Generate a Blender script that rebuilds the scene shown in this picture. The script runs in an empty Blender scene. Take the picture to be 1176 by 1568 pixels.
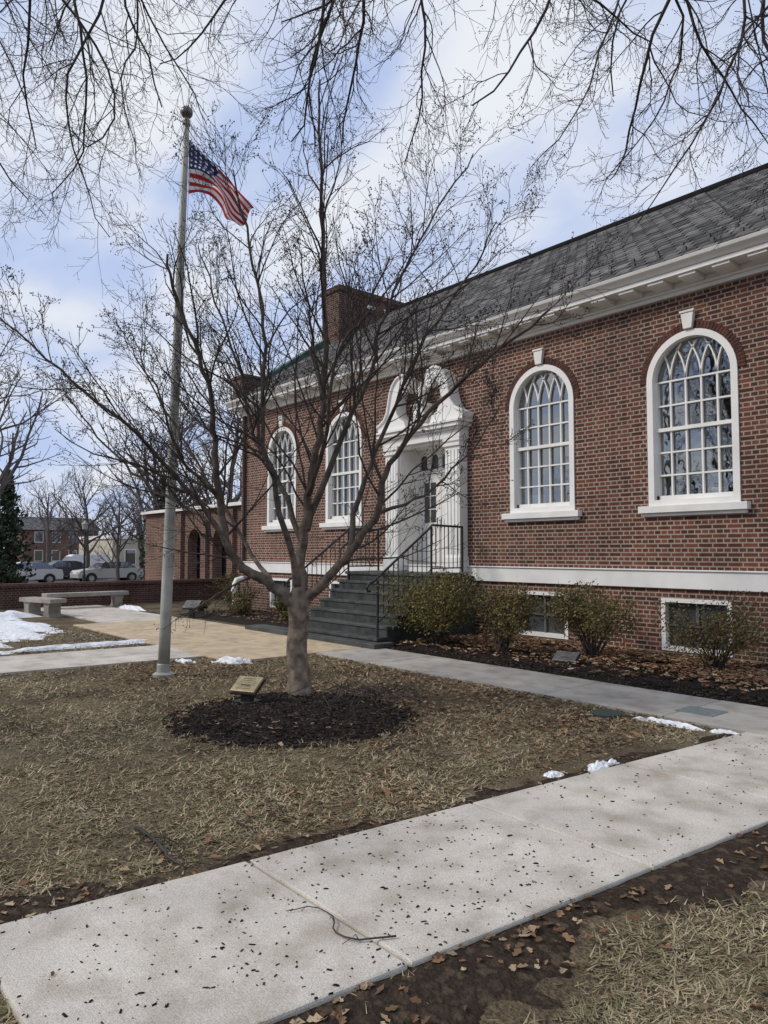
import bpy, math, random
import numpy as np
from mathutils import Vector, Matrix, noise
random.seed(7); np.random.seed(7)
S=bpy.context.scene
PI=math.pi
# ------------------------------------------------------------------ helpers
AZ=math.radians(139.9)
Fh=Vector((math.cos(AZ),math.sin(AZ),0)); Rh=Vector((math.sin(AZ),-math.cos(AZ),0))
def W(r,f,z=0): # site frame -> world
    return Fh*f+Rh*r+Vector((0,0,z))

def link(o,parent=None):
    S.collection.objects.link(o)
    if parent: o.parent=parent
    return o
def empty(name):
    e=bpy.data.objects.new(name,None); e.empty_display_size=.2
    return link(e)
def mesh_obj(name,v,f,mats,midx=None,parent=None,smooth=False):
    me=bpy.data.meshes.new(name); me.from_pydata([tuple(a) for a in v],[],f)
    for m in mats: me.materials.append(m)
    if midx is not None: me.polygons.foreach_set('material_index',midx)
    if smooth: me.polygons.foreach_set('use_smooth',[True]*len(me.polygons))
    me.update()
    return link(bpy.data.objects.new(name,me),parent)
class MB:
    def __init__(s): s.v=[];s.f=[];s.m=[]
    def box(s,x0,x1,y0,y1,z0,z1,m=0):
        b=len(s.v)
        s.v+=[(x0,y0,z0),(x1,y0,z0),(x1,y1,z0),(x0,y1,z0),(x0,y0,z1),(x1,y0,z1),(x1,y1,z1),(x0,y1,z1)]
        s.f+=[(b,b+3,b+2,b+1),(b+4,b+5,b+6,b+7),(b,b+1,b+5,b+4),(b+1,b+2,b+6,b+5),(b+2,b+3,b+7,b+6),(b+3,b,b+4,b+7)]
        s.m+=[m]*6
    def quad_y(s,x0,x1,y,z0,z1,m=0):
        b=len(s.v); s.v+=[(x0,y,z0),(x1,y,z0),(x1,y,z1),(x0,y,z1)]; s.f.append((b,b+1,b+2,b+3)); s.m.append(m)
    def prism(s,pts,ax,a0,a1,m=0):
        """pts 2D polygon ; ax 'x': pts=(y,z); 'y': pts=(x,z); 'z': pts=(x,y)"""
        b=len(s.v);n=len(pts)
        def mk(p,a):
            return (a,p[0],p[1]) if ax=='x' else ((p[0],a,p[1]) if ax=='y' else (p[0],p[1],a))
        s.v+=[mk(p,a0) for p in pts]+[mk(p,a1) for p in pts]
        s.f+=[tuple(range(b,b+n)),tuple(reversed(range(b+n,b+2*n)))]
        s.f+=[(b+i,b+n+i,b+n+(i+1)%n,b+(i+1)%n) for i in range(n)]
        s.m+=[m]*(n+2)
    def tube(s,pts,rad,n=6,m=0,cap=True):
        b=len(s.v); k=len(pts); u=None
        for i,p in enumerate(pts):
            p=Vector(p)
            d=(Vector(pts[min(i+1,k-1)])-Vector(pts[max(i-1,0)]))
            if d.length<1e-9: d=Vector((0,0,1))
            d.normalize()
            if u is None:
                u=d.cross(Vector((0,0,1)) if abs(d.z)<.9 else Vector((1,0,0)))
            u=(u-d*u.dot(d))
            if u.length<1e-6: u=d.orthogonal()
            u.normalize(); w=d.cross(u)
            r=rad[i] if hasattr(rad,'__len__') else rad
            for j in range(n):
                a=2*PI*j/n+PI/n
                s.v.append(tuple(p+u*(math.cos(a)*r)+w*(math.sin(a)*r)))
        for i in range(k-1):
            for j in range(n):
                j2=(j+1)%n
                s.f.append((b+i*n+j,b+i*n+j2,b+(i+1)*n+j2,b+(i+1)*n+j))
                s.m.append(m)
        if cap:
            s.f.append(tuple(reversed(range(b,b+n)))); s.f.append(tuple(range(b+(k-1)*n,b+k*n))); s.m+=[m,m]
    def lathe(s,c,prof,n=16,m=0):
        s.tube([(c[0],c[1],c[2]+z) for r,z in prof],[r for r,z in prof],n,m)
    def obj(s,name,mats,parent=None,smooth=False,bevel=0):
        o=mesh_obj(name,s.v,s.f,mats,s.m,parent,smooth)
        if bevel:
            md=o.modifiers.new('b','BEVEL'); md.width=bevel; md.segments=2; md.limit_method='ANGLE'
        return o

# ------------------------------------------------------------------ materials
def newmat(name):
    m=bpy.data.materials.new(name); m.use_nodes=True
    nt=m.node_tree; b=nt.nodes['Principled BSDF']; return m,nt,b
def setspec(b,v):
    b.inputs['Specular IOR Level'].default_value=v
def ramp(nt,stops):
    r=nt.nodes.new('ShaderNodeValToRGB'); e=r.color_ramp.elements
    while len(e)<len(stops): e.new(.5)
    for i,(p,c) in enumerate(stops):
        e[i].position=p; e[i].color=(*c,1)
    return r
def pmat(name,c1,c2=None,scale=5,rough=.85,bump=0,bscale=30,metal=0,spec=.3,lo=.35,hi=.65,detail=5,c3=None,dist=0.01):
    m,nt,b=newmat(name); L=nt.links
    b.inputs['Roughness'].default_value=rough; b.inputs['Metallic'].default_value=metal; setspec(b,spec)
    tc=nt.nodes.new('ShaderNodeTexCoord')
    if c2 is None: c2=tuple(x*.8 for x in c1)
    n=nt.nodes.new('ShaderNodeTexNoise'); n.inputs['Scale'].default_value=scale; n.inputs['Detail'].default_value=detail
    L.new(tc.outputs['Object'],n.inputs['Vector'])
    st=[(lo,c1),(hi,c2)] if c3 is None else [(lo,c1),((lo+hi)/2,c2),(hi,c3)]
    r=ramp(nt,st); L.new(n.outputs['Fac'],r.inputs['Fac']); L.new(r.outputs['Color'],b.inputs['Base Color'])
    if bump:
        n2=nt.nodes.new('ShaderNodeTexNoise'); n2.inputs['Scale'].default_value=bscale; n2.inputs['Detail'].default_value=4
        L.new(tc.outputs['Object'],n2.inputs['Vector'])
        bp=nt.nodes.new('ShaderNodeBump'); bp.inputs['Strength'].default_value=bump; bp.inputs['Distance'].default_value=dist
        L.new(n2.outputs['Fac'],bp.inputs['Height']); L.new(bp.outputs['Normal'],b.inputs['Normal'])
    return m
def attrmat(name,rough=.9,trans=0.0):
    m,nt,b=newmat(name); a=nt.nodes.new('ShaderNodeAttribute'); a.attribute_name='Col'
    nt.links.new(a.outputs['Color'],b.inputs['Base Color']); b.inputs['Roughness'].default_value=rough; setspec(b,.12)
    return m
def math_n(nt,op,a=None,b=None):
    n=nt.nodes.new('ShaderNodeMath'); n.operation=op
    for i,x in enumerate((a,b)):
        if x is None: continue
        if isinstance(x,(int,float)): n.inputs[i].default_value=x
        else: nt.links.new(x,n.inputs[i])
    return n.outputs[0]
def brickmat(name,c1,c2,mortar,bw=.215,rh=.0685,ms=.0105,bias=0.0,stain=.6):
    m,nt,b=newmat(name); L=nt.links
    g=nt.nodes.new('ShaderNodeNewGeometry')
    sp=nt.nodes.new('ShaderNodeSeparateXYZ'); L.new(g.outputs['Position'],sp.inputs[0])
    sn=nt.nodes.new('ShaderNodeSeparateXYZ'); L.new(g.outputs['True Normal'],sn.inputs[0])
    k=math_n(nt,'GREATER_THAN',math_n(nt,'ABSOLUTE',sn.outputs[0]),.6)
    mx=nt.nodes.new('ShaderNodeMix'); mx.data_type='FLOAT'
    L.new(k,mx.inputs[0]); L.new(sp.outputs[0],mx.inputs[2]); L.new(sp.outputs[1],mx.inputs[3])
    cb=nt.nodes.new('ShaderNodeCombineXYZ'); L.new(mx.outputs[0],cb.inputs[0]); L.new(sp.outputs[2],cb.inputs[1])
    bt=nt.nodes.new('ShaderNodeTexBrick'); L.new(cb.outputs[0],bt.inputs['Vector'])
    bt.inputs['Scale'].default_value=1; bt.inputs['Brick Width'].default_value=bw; bt.inputs['Row Height'].default_value=rh
    bt.inputs['Mortar Size'].default_value=ms; bt.inputs['Mortar Smooth'].default_value=.15; bt.inputs['Bias'].default_value=bias
    bt.squash=.5; bt.squash_frequency=2; bt.offset=.5; bt.offset_frequency=2
    bt.inputs['Color1'].default_value=(*c1,1); bt.inputs['Color2'].default_value=(*c2,1); bt.inputs['Mortar'].default_value=(*mortar,1)
    n=nt.nodes.new('ShaderNodeTexNoise'); n.inputs['Scale'].default_value=.9; n.inputs['Detail'].default_value=6
    L.new(g.outputs['Position'],n.inputs['Vector'])
    r=ramp(nt,[(.3,(.70,.73,.76)),(.7,(1.12,1.1,1.08))]); L.new(n.outputs['Fac'],r.inputs['Fac'])
    n3=nt.nodes.new('ShaderNodeTexNoise'); n3.inputs['Scale'].default_value=8; n3.inputs['Detail'].default_value=2
    L.new(g.outputs['Position'],n3.inputs['Vector'])
    r3=ramp(nt,[(.3,(.66,.68,.7)),(.7,(1.25,1.2,1.2))]); L.new(n3.outputs['Fac'],r3.inputs['Fac'])
    mm=nt.nodes.new('ShaderNodeMix'); mm.data_type='RGBA'; mm.blend_type='MULTIPLY'; mm.inputs[0].default_value=1
    L.new(bt.outputs['Color'],mm.inputs[6]); L.new(r.outputs['Color'],mm.inputs[7])
    m2=nt.nodes.new('ShaderNodeMix'); m2.data_type='RGBA'; m2.blend_type='MULTIPLY'; m2.inputs[0].default_value=stain
    L.new(mm.outputs[2],m2.inputs[6]); L.new(r3.outputs['Color'],m2.inputs[7])
    L.new(m2.outputs[2],b.inputs['Base Color']); b.inputs['Roughness'].default_value=.9; setspec(b,.15)
    bp=nt.nodes.new('ShaderNodeBump'); bp.inputs['Strength'].default_value=.5; bp.inputs['Distance'].default_value=.006; bp.invert=True
    L.new(bt.outputs['Fac'],bp.inputs['Height']); L.new(bp.outputs['Normal'],b.inputs['Normal'])
    return m

M_brick=brickmat('brick',(.182,.068,.044),(.070,.033,.027),(.33,.275,.22))
M_brickshade=brickmat('brick_shaded',(.12,.048,.035),(.07,.032,.026),(.19,.16,.135))  # chimney and parapet brick, with its shade put into the darker colours
M_brickarch=pmat('brick_arch',(.12,.047,.033),(.055,.027,.022),scale=11,bump=.3)
M_brick2=brickmat('brick_far',(.18,.072,.05),(.11,.046,.036),(.27,.23,.19))
M_white=pmat('white_paint',(.80,.79,.76),(.70,.69,.66),scale=3,rough=.5,lo=.3,hi=.75)
M_stonew=pmat('band_white',(.78,.77,.74),(.60,.59,.56),scale=2.5,rough=.7,lo=.35,hi=.85,detail=7)
M_stair=pmat('stair_stone',(.080,.083,.079),(.035,.04,.037),scale=4,rough=.7,bump=.3,detail=7)
M_iron=pmat('black_iron',(.012,.012,.013),rough=.45,spec=.5)
M_copper=pmat('green_copper',(.08,.17,.14),(.045,.11,.095),scale=4,rough=.6)
M_twig=pmat('twig_bark',(.075,.058,.05),(.035,.028,.025),scale=6,rough=.85)
M_bark2=pmat('bark_dark',(.06,.052,.046),(.03,.026,.024),scale=5,rough=.9,bump=.5)
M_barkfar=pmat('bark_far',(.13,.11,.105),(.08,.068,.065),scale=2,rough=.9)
M_pole=pmat('pole_metal',(.42,.42,.38),(.17,.18,.15),scale=2.2,rough=.5,metal=.1,spec=.5,lo=.35,hi=.75,detail=8)
M_snow=pmat('snow_mat',(.82,.84,.87),(.6,.61,.62),scale=12,rough=.6,bump=.6,bscale=20,dist=.03)
M_asph=pmat('asphalt_mat',(.06,.06,.062),(.04,.04,.042),scale=3,rough=.9)
M_bronze=pmat('bronze_plate',(.42,.34,.2),(.3,.24,.13),scale=20,rough=.4,metal=.3,spec=.5)

def barkmat():
    m,nt,b=newmat('bark_smooth'); L=nt.links
    g=nt.nodes.new('ShaderNodeNewGeometry'); sp=nt.nodes.new('ShaderNodeSeparateXYZ'); L.new(g.outputs['Position'],sp.inputs[0])
    def N(sc,de):
        n=nt.nodes.new('ShaderNodeTexNoise'); n.inputs['Scale'].default_value=sc; n.inputs['Detail'].default_value=de
        L.new(g.outputs['Position'],n.inputs['Vector']); return n.outputs['Fac']
    na=N(11,6); a=ramp(nt,[(.35,(.29,.235,.175)),(.5,(.19,.15,.115)),(.66,(.10,.08,.062))]); L.new(na,a.inputs['Fac'])
    c=ramp(nt,[(.35,(.115,.092,.075)),(.65,(.05,.042,.036))]); L.new(na,c.inputs['Fac'])
    mr=nt.nodes.new('ShaderNodeMapRange'); mr.inputs['From Min'].default_value=1.0; mr.inputs['From Max'].default_value=2.6
    L.new(math_n(nt,'ADD',sp.outputs[2],math_n(nt,'MULTIPLY',N(4,3),.8)),mr.inputs['Value'])
    mx=nt.nodes.new('ShaderNodeMix'); mx.data_type='RGBA'; L.new(mr.outputs[0],mx.inputs[0]); L.new(a.outputs['Color'],mx.inputs[6]); L.new(c.outputs['Color'],mx.inputs[7])
    L.new(mx.outputs[2],b.inputs['Base Color']); b.inputs['Roughness'].default_value=.85; setspec(b,.2)
    bp=nt.nodes.new('ShaderNodeBump'); bp.inputs['Strength'].default_value=.6; bp.inputs['Distance'].default_value=.012
    L.new(N(24,4),bp.inputs['Height']); L.new(bp.outputs['Normal'],b.inputs['Normal'])
    return m
M_bark=barkmat()

def concrete(name,c1,c2,rough=.85):
    m,nt,b=newmat(name); L=nt.links
    g=nt.nodes.new('ShaderNodeNewGeometry')
    def N(sc,de,lo,hi,a,c):
        n=nt.nodes.new('ShaderNodeTexNoise'); n.inputs['Scale'].default_value=sc; n.inputs['Detail'].default_value=de
        L.new(g.outputs['Position'],n.inputs['Vector'])
        r=ramp(nt,[(lo,a),(hi,c)]); L.new(n.outputs['Fac'],r.inputs['Fac']); return r.outputs['Color'],n.outputs['Fac']
    base,_=N(1.3,7,.34,.66,c1,c2)
    st,_=N(4,7,.30,.54,(.66,.62,.57),(1,1,1))
    sp,spf=N(220,2,.3,.62,(.5,.5,.5),(1.1,1.1,1.1))
    cur=base
    for k,x in ((.8,st),(.8,sp)):
        mm=nt.nodes.new('ShaderNodeMix'); mm.data_type='RGBA'; mm.blend_type='MULTIPLY'; mm.inputs[0].default_value=k
        L.new(cur,mm.inputs[6]); L.new(x,mm.inputs[7]); cur=mm.outputs[2]
    L.new(cur,b.inputs['Base Color']); b.inputs['Roughness'].default_value=rough; setspec(b,.25)
    mp=nt.nodes.new('ShaderNodeMapping'); mp.inputs['Scale'].default_value=(5,190,5); mp.inputs['Rotation'].default_value=(0,0,.09)
    L.new(g.outputs['Position'],mp.inputs[0])
    nb=nt.nodes.new('ShaderNodeTexNoise'); nb.inputs['Scale'].default_value=1; nb.inputs['Detail'].default_value=2; L.new(mp.outputs[0],nb.inputs['Vector'])
    ad=math_n(nt,'ADD',nb.outputs['Fac'],math_n(nt,'MULTIPLY',spf,.6))
    bp=nt.nodes.new('ShaderNodeBump'); bp.inputs['Strength'].default_value=.5; bp.inputs['Distance'].default_value=.004
    L.new(ad,bp.inputs['Height']); L.new(bp.outputs['Normal'],b.inputs['Normal'])
    return m
M_walk=concrete('sidewalk_concrete',(.63,.585,.51),(.47,.435,.38))
M_walk2=concrete('walk_concrete_old',(.46,.43,.38),(.32,.30,.27))
M_tan=concrete('tan_paving',(.60,.48,.32),(.47,.38,.26))
M_bench=concrete('bench_stone',(.40,.37,.33),(.26,.24,.21))

def roofmat():
    m,nt,b=newmat('slate_roof'); L=nt.links
    g=nt.nodes.new('ShaderNodeNewGeometry'); sp=nt.nodes.new('ShaderNodeSeparateXYZ'); L.new(g.outputs['Position'],sp.inputs[0])
    cb=nt.nodes.new('ShaderNodeCombineXYZ'); L.new(sp.outputs[0],cb.inputs[0]); L.new(math_n(nt,'DIVIDE',sp.outputs[1],.2),cb.inputs[1])
    bt=nt.nodes.new('ShaderNodeTexBrick'); L.new(cb.outputs[0],bt.inputs['Vector']); bt.inputs['Scale'].default_value=1
    bt.inputs['Brick Width'].default_value=.27; bt.inputs['Row Height'].default_value=1; bt.inputs['Mortar Size'].default_value=.014
    bt.inputs['Color1'].default_value=(.055,.056,.058,1); bt.inputs['Color2'].default_value=(.18,.175,.168,1); bt.inputs['Mortar'].default_value=(.015,.015,.015,1)
    n=nt.nodes.new('ShaderNodeTexNoise'); n.inputs['Scale'].default_value=3.5; n.inputs['Detail'].default_value=6; L.new(g.outputs['Position'],n.inputs['Vector'])
    r=ramp(nt,[(.3,(.65,.65,.66)),(.7,(1.2,1.19,1.17))]); L.new(n.outputs['Fac'],r.inputs['Fac'])
    mm=nt.nodes.new('ShaderNodeMix'); mm.data_type='RGBA'; mm.blend_type='MULTIPLY'; mm.inputs[0].default_value=1
    L.new(bt.outputs['Color'],mm.inputs[6]); L.new(r.outputs['Color'],mm.inputs[7]); L.new(mm.outputs[2],b.inputs['Base Color'])
    b.inputs['Roughness'].default_value=.9; setspec(b,.12)
    return m
M_roof=roofmat()
def panemat():
    m,nt,b=newmat('window_glass'); L=nt.links; nt.nodes.remove(b)
    g=nt.nodes.new('ShaderNodeNewGeometry')
    tr=nt.nodes.new('ShaderNodeBsdfTransparent'); tr.inputs['Color'].default_value=(.80,.84,.83,1)
    gs=nt.nodes.new('ShaderNodeBsdfGlossy'); gs.inputs['Roughness'].default_value=.01; gs.inputs['Color'].default_value=(.92,.96,.97,1)
    n2=nt.nodes.new('ShaderNodeTexNoise'); n2.inputs['Scale'].default_value=3.0; L.new(g.outputs['Position'],n2.inputs['Vector'])
    bp=nt.nodes.new('ShaderNodeBump'); bp.inputs['Strength'].default_value=.35; bp.inputs['Distance'].default_value=.01
    L.new(n2.outputs['Fac'],bp.inputs['Height']); L.new(bp.outputs['Normal'],gs.inputs['Normal'])
    mx=nt.nodes.new('ShaderNodeMixShader'); mx.inputs[0].default_value=.30
    L.new(tr.outputs[0],mx.inputs[1]); L.new(gs.outputs[0],mx.inputs[2]); L.new(mx.outputs[0],nt.nodes['Material Output'].inputs[0])
    return m
M_glass=panemat()
def glassmat(name,dark,gl,lt=2.0,sc=1.5):
    m,nt,b=newmat(name); L=nt.links
    b.inputs['Base Color'].default_value=(*dark,1); b.inputs['Roughness'].default_value=.4
    gs=nt.nodes.new('ShaderNodeBsdfGlossy'); gs.inputs['Roughness'].default_value=.015; gs.inputs['Color'].default_value=(.88,.94,.95,1)
    mx=nt.nodes.new('ShaderNodeMixShader'); mx.inputs[0].default_value=gl
    L.new(b.outputs[0],mx.inputs[1]); L.new(gs.outputs[0],mx.inputs[2]); L.new(mx.outputs[0],nt.nodes['Material Output'].inputs[0])
    return m
M_glassd=glassmat('dark_glass',(.018,.02,.024),.12)

def groundmat():
    m,nt,b=newmat('lawn_ground'); L=nt.links
    g=nt.nodes.new('ShaderNodeNewGeometry')
    def N(sc,de,st):
        n=nt.nodes.new('ShaderNodeTexNoise'); n.inputs['Scale'].default_value=sc; n.inputs['Detail'].default_value=de
        L.new(g.outputs['Position'],n.inputs['Vector']); r=ramp(nt,st); L.new(n.outputs['Fac'],r.inputs['Fac']); return r.outputs['Color'],n.outputs['Fac']
    a,_=N(1.3,8,[(.30,(.06,.044,.03)),(.5,(.14,.108,.07)),(.7,(.21,.17,.11))])
    c,f=N(50,5,[(.3,(.4,.4,.4)),(.68,(1.4,1.4,1.35))])
    mm=nt.nodes.new('ShaderNodeMix'); mm.data_type='RGBA'; mm.blend_type='MULTIPLY'; mm.inputs[0].default_value=1
    L.new(a,mm.inputs[6]); L.new(c,mm.inputs[7]); L.new(mm.outputs[2],b.inputs['Base Color'])
    b.inputs['Roughness'].default_value=.95; setspec(b,.1)
    bp=nt.nodes.new('ShaderNodeBump'); bp.inputs['Strength'].default_value=1; bp.inputs['Distance'].default_value=.03
    L.new(f,bp.inputs['Height']); L.new(bp.outputs['Normal'],b.inputs['Normal'])
    return m
M_ground=groundmat()
M_soil=pmat('bare_soil',(.06,.042,.03),(.028,.02,.015),scale=14,rough=.95,bump=1,bscale=60,dist=.02,spec=.1,c3=(.085,.062,.042))
M_mulch=pmat('mulch_mat',(.012,.010,.009),(.035,.027,.022),scale=45,rough=.95,bump=1,bscale=70,dist=.03,spec=.15)
M_attr=attrmat('litter_color'); M_grass=attrmat('grass_color')

# ------------------------------------------------------------------ world / sun / camera
SUN_EL=math.radians(40); SUN_AZ=math.radians(236)
w=bpy.data.worlds.new('World'); S.world=w; w.use_nodes=True; nt=w.node_tree; L=nt.links
bg=nt.nodes['Background']
sky=nt.nodes.new('ShaderNodeTexSky'); sky.sky_type='NISHITA'; sky.sun_disc=False; sky.sun_elevation=SUN_EL
sky.sun_rotation=PI/2-SUN_AZ; sky.air_density=1.0; sky.dust_density=1.0; sky.ozone_density=1.5
tc=nt.nodes.new('ShaderNodeTexCoord'); sp=nt.nodes.new('ShaderNodeSeparateXYZ'); L.new(tc.outputs['Generated'],sp.inputs[0])
zz=math_n(nt,'ADD',math_n(nt,'MAXIMUM',sp.outputs[2],0.0),.25)
cb=nt.nodes.new('ShaderNodeCombineXYZ'); L.new(math_n(nt,'DIVIDE',sp.outputs[0],zz),cb.inputs[0]); L.new(math_n(nt,'DIVIDE',sp.outputs[1],zz),cb.inputs[1])
mp=nt.nodes.new('ShaderNodeMapping'); mp.inputs['Scale'].default_value=(1.0,1.8,1); mp.inputs['Rotation'].default_value=(0,0,.5); L.new(cb.outputs[0],mp.inputs[0])
n1=nt.nodes.new('ShaderNodeTexNoise'); n1.inputs['Scale'].default_value=1.9; n1.inputs['Detail'].default_value=6; n1.inputs['Roughness'].default_value=.45; n1.inputs['Distortion'].default_value=.25
L.new(mp.outputs[0],n1.inputs['Vector'])
cr=ramp(nt,[(.34,(.05,.05,.05)),(.66,(1,1,1))]); cr.color_ramp.interpolation='EASE'; L.new(n1.outputs['Fac'],cr.inputs['Fac'])
tint=nt.nodes.new('ShaderNodeMix'); tint.data_type='RGBA'; tint.inputs[0].default_value=.85
L.new(sky.outputs[0],tint.inputs[6]); tint.inputs[7].default_value=(5.0,6.2,9.3,1)
mx=nt.nodes.new('ShaderNodeMix'); mx.data_type='RGBA'; L.new(cr.outputs['Color'],mx.inputs[0]); L.new(tint.outputs[2],mx.inputs[6]); mx.inputs[7].default_value=(8.3,8.6,9.2,1)
L.new(mx.outputs[2],bg.inputs['Color']); bg.inputs['Strength'].default_value=.1
sd=bpy.data.lights.new('sun','SUN'); sd.energy=2.3; sd.angle=math.radians(13); sd.color=(1,.93,.84)
so=link(bpy.data.objects.new('sun',sd))
sv=Vector((math.cos(SUN_AZ)*math.cos(SUN_EL),math.sin(SUN_AZ)*math.cos(SUN_EL),math.sin(SUN_EL)))
so.rotation_euler=(sv).to_track_quat('Z','Y').to_euler(); so.location=sv*60
cd=bpy.data.cameras.new('camera'); cam=link(bpy.data.objects.new('camera',cd)); S.camera=cam
cd.sensor_fit='VERTICAL'; cd.sensor_height=36; cd.lens=26; cd.clip_end=3000; cd.clip_start=.05
p=math.radians(3.1); cam.location=(0,0,1.65)
cam.rotation_euler=(Fh*math.cos(p)+Vector((0,0,math.sin(p)))).to_track_quat('-Z','Y').to_euler()
S.view_settings.view_transform='Standard'; S.view_settings.look='None'; S.view_settings.exposure=0

# ------------------------------------------------------------------ ground
def gz(x,y):
    t=min(max((-26-x)/18,0),1); t=t*t*(3-2*t)
    return -.45*t
xs=[-900,-500,-250,-150,-110,-90]+list(np.arange(-80,-20,2.0))+list(np.arange(-20,10,1.0))+[10,20,50,120,300,900]
ys=[-900,-300,-120,-60,-30]+list(np.arange(-20,40,2.0))+[40,60,90,150,300,900]
v=[(x,y,gz(x,y)) for x in xs for y in ys]; ny=len(ys)
f=[(i*ny+j,(i+1)*ny+j,(i+1)*ny+j+1,i*ny+j+1) for i in range(len(xs)-1) for j in range(ny-1)]
mesh_obj('ground',v,f,[M_ground])

SL=.09
def wl(y): return -3.52+SL*(y-2)
def wr(y): return -2.24+SL*(y-2)
mb=MB()
yb=[.74,2.02,3.58,5.14,6.885]
for a,b_ in zip(yb[:-1],yb[1:]):
    a2=a+.008;b2=b_-.008
    mb.prism([(wl(a2),a2),(wr(a2),a2),(wr(b2),b2),(wl(b2),b2)],'z',-.06,.03)
o=mb.obj('sidewalk',[M_walk],bevel=.012)
mb=MB(); x=-9.9
while x<4:
    mb.box(x+.006,x+1.494,6.9,8.1,-.06,.032+random.uniform(-.002,.002)); x+=1.5
mb.obj('front_walk',[M_walk2],bevel=.008)
mb=MB()
for i in range(4):
    mb.box(-17.2+i*1.82,-17.2+(i+1)*1.82-.01,5.4,8.1,-.06,.03)
mb.obj('entry_plaza',[M_tan],bevel=.006)
mb=MB(); y=5.39
while y>-14:
    a,b_=y-1.5,y-.01
    xl=lambda q:-12.75+SL*(q-2.5); xr=lambda q:-11.0+SL*(q-2.5)
    mb.prism([(xl(a),a),(xr(a),a),(xr(b_),b_),(xl(b_),b_)],'z',-.06,.03); y-=1.5
x=-17.22
while x>-23.2:
    mb.box(x-1.49,x,6.1,8.0,-.06,.028); x-=1.5
mb.obj('garden_path',[M_walk],bevel=.006)
mb=MB(); mb.box(-3.95,-3.55,7.2,7.55,.0,.038); mb.obj('utility_cover',[pmat('cover_blue',(.18,.21,.2),(.13,.15,.15),scale=20)],bevel=.004)
mb=MB(); mb.lathe((-4.35,6.6,0),[(.16,.0),(.16,.03),(.14,.035),(.0,.036)],20); mb.obj('utility_cover',[pmat('cover_green',(.045,.06,.05),(.03,.045,.038),scale=20)])

def patch(name,fn,x0,x1,y0,y1,st,amp,mat,base=.0,edge=.12,rough=.022):
    nx=int((x1-x0)/st)+1; ny=int((y1-y0)/st)+1; v=[];f=[]
    for i in range(nx):
        for j in range(ny):
            x=x0+i*st;y=y0+j*st; d=fn(x,y)
            t=min(max(d/edge,-1),1)
            z=base+ (t*amp if t>0 else t*.06)+(.5+noise.noise(Vector((x*9,y*9,1))))*rough*max(t,0)
            v.append((x,y,z))
    for i in range(nx-1):
        for j in range(ny-1):
            k=[i*ny+j,(i+1)*ny+j,(i+1)*ny+j+1,i*ny+j+1]
            if max(v[q][2] for q in k)>-.03: f.append(k)
    return mesh_obj(name,v,f,[mat],smooth=True)
MC=(-6.35,4.15); MR=1.1
def mul_d(x,y):
    a=math.atan2(y-MC[1],x-MC[0])
    return MR+.06*math.sin(3*a)+.05*math.sin(7*a+1)-math.hypot(x-MC[0],y-MC[1])+.12*noise.noise(Vector((x*3,y*3,5)))
patch('mulch_ring',mul_d,-7.8,-4.9,2.7,5.6,.035,.05,M_mulch,edge=.3)
def bed_d(x,y):
    return min(x+9.72,-3.3-x+0*y, y-8.13+.02*math.sin(x*4), 10.7-y)
patch('mulch_bed',bed_d,-9.8,-3.2,8.05,10.7,.04,.07,M_mulch,edge=.3)
def bed2_d(x,y): return min(x+18.6,-13.0-x,y-8.45,10.7-y)
patch('garden_bed',bed2_d,-18.7,-12.6,8.4,10.7,.06,.06,M_mulch,edge=.3)
# worn soil strips along both edges of the near sidewalk
def soil_r(x,y): return min(x-wr(y)+.05, .34+.42*noise.noise(Vector((y*1.2,3,9)))+.16*noise.noise(Vector((x*5,y*5,2)))-(x-wr(y)),y-.5,7-y)
patch('soil_strip',soil_r,-2.5,-.8,.5,6.85,.035,.006,M_soil,base=.002,edge=.1,rough=.012)
def soil_l(x,y): return min(wl(y)+.05-x, .16+.26*noise.noise(Vector((y*1.4,0,9)))+.12*noise.noise(Vector((x*5,y*5,2)))-(wl(y)-x),y-.2,7-y)
patch('soil_strip',soil_l,-4.4,-3.0,.2,6.85,.035,.006,M_soil,base=.002,edge=.1,rough=.012)

# ------------------------------------------------------------------ scatter
def onwalk(x,y,e=0.0):
    if .74-e<y<6.95 and wl(y)-e<x<wr(y)+e: return True
    if 6.9-e<y<8.1+e and x>-10: return True
    if -17.2-e<x<-9.9+e and 5.4-e<y<8.1+e: return True
    if y<5.4 and -12.75+SL*(y-2.5)-e<x<-11+SL*(y-2.5)+e: return True
    if y>8.1: return True
    if x<-17.2 and 6.1-e<y<8.0+e: return True
    return False
def setcol(me,cols,per):
    ca=me.color_attributes.new('Col','FLOAT_COLOR','POINT')
    c=np.ones((len(cols)*per,4),dtype=np.float32); c[:,:3]=np.repeat(np.array(cols,dtype=np.float32),per,axis=0)
    ca.data.foreach_set('color',c.ravel())
def bare_at(x,y):
    b=0
    if y<6.9:
        dl=wl(y)-x; dr=x-wr(y)
        if dl>0: b=1.0*math.exp(-(dl/(.24+.2*noise.noise(Vector((y*1.4,0,9)))))**4)
        elif dr>0: b=1.1*math.exp(-(dr/(.40+.36*noise.noise(Vector((y*1.2,3,9)))))**4)
    return b
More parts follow.
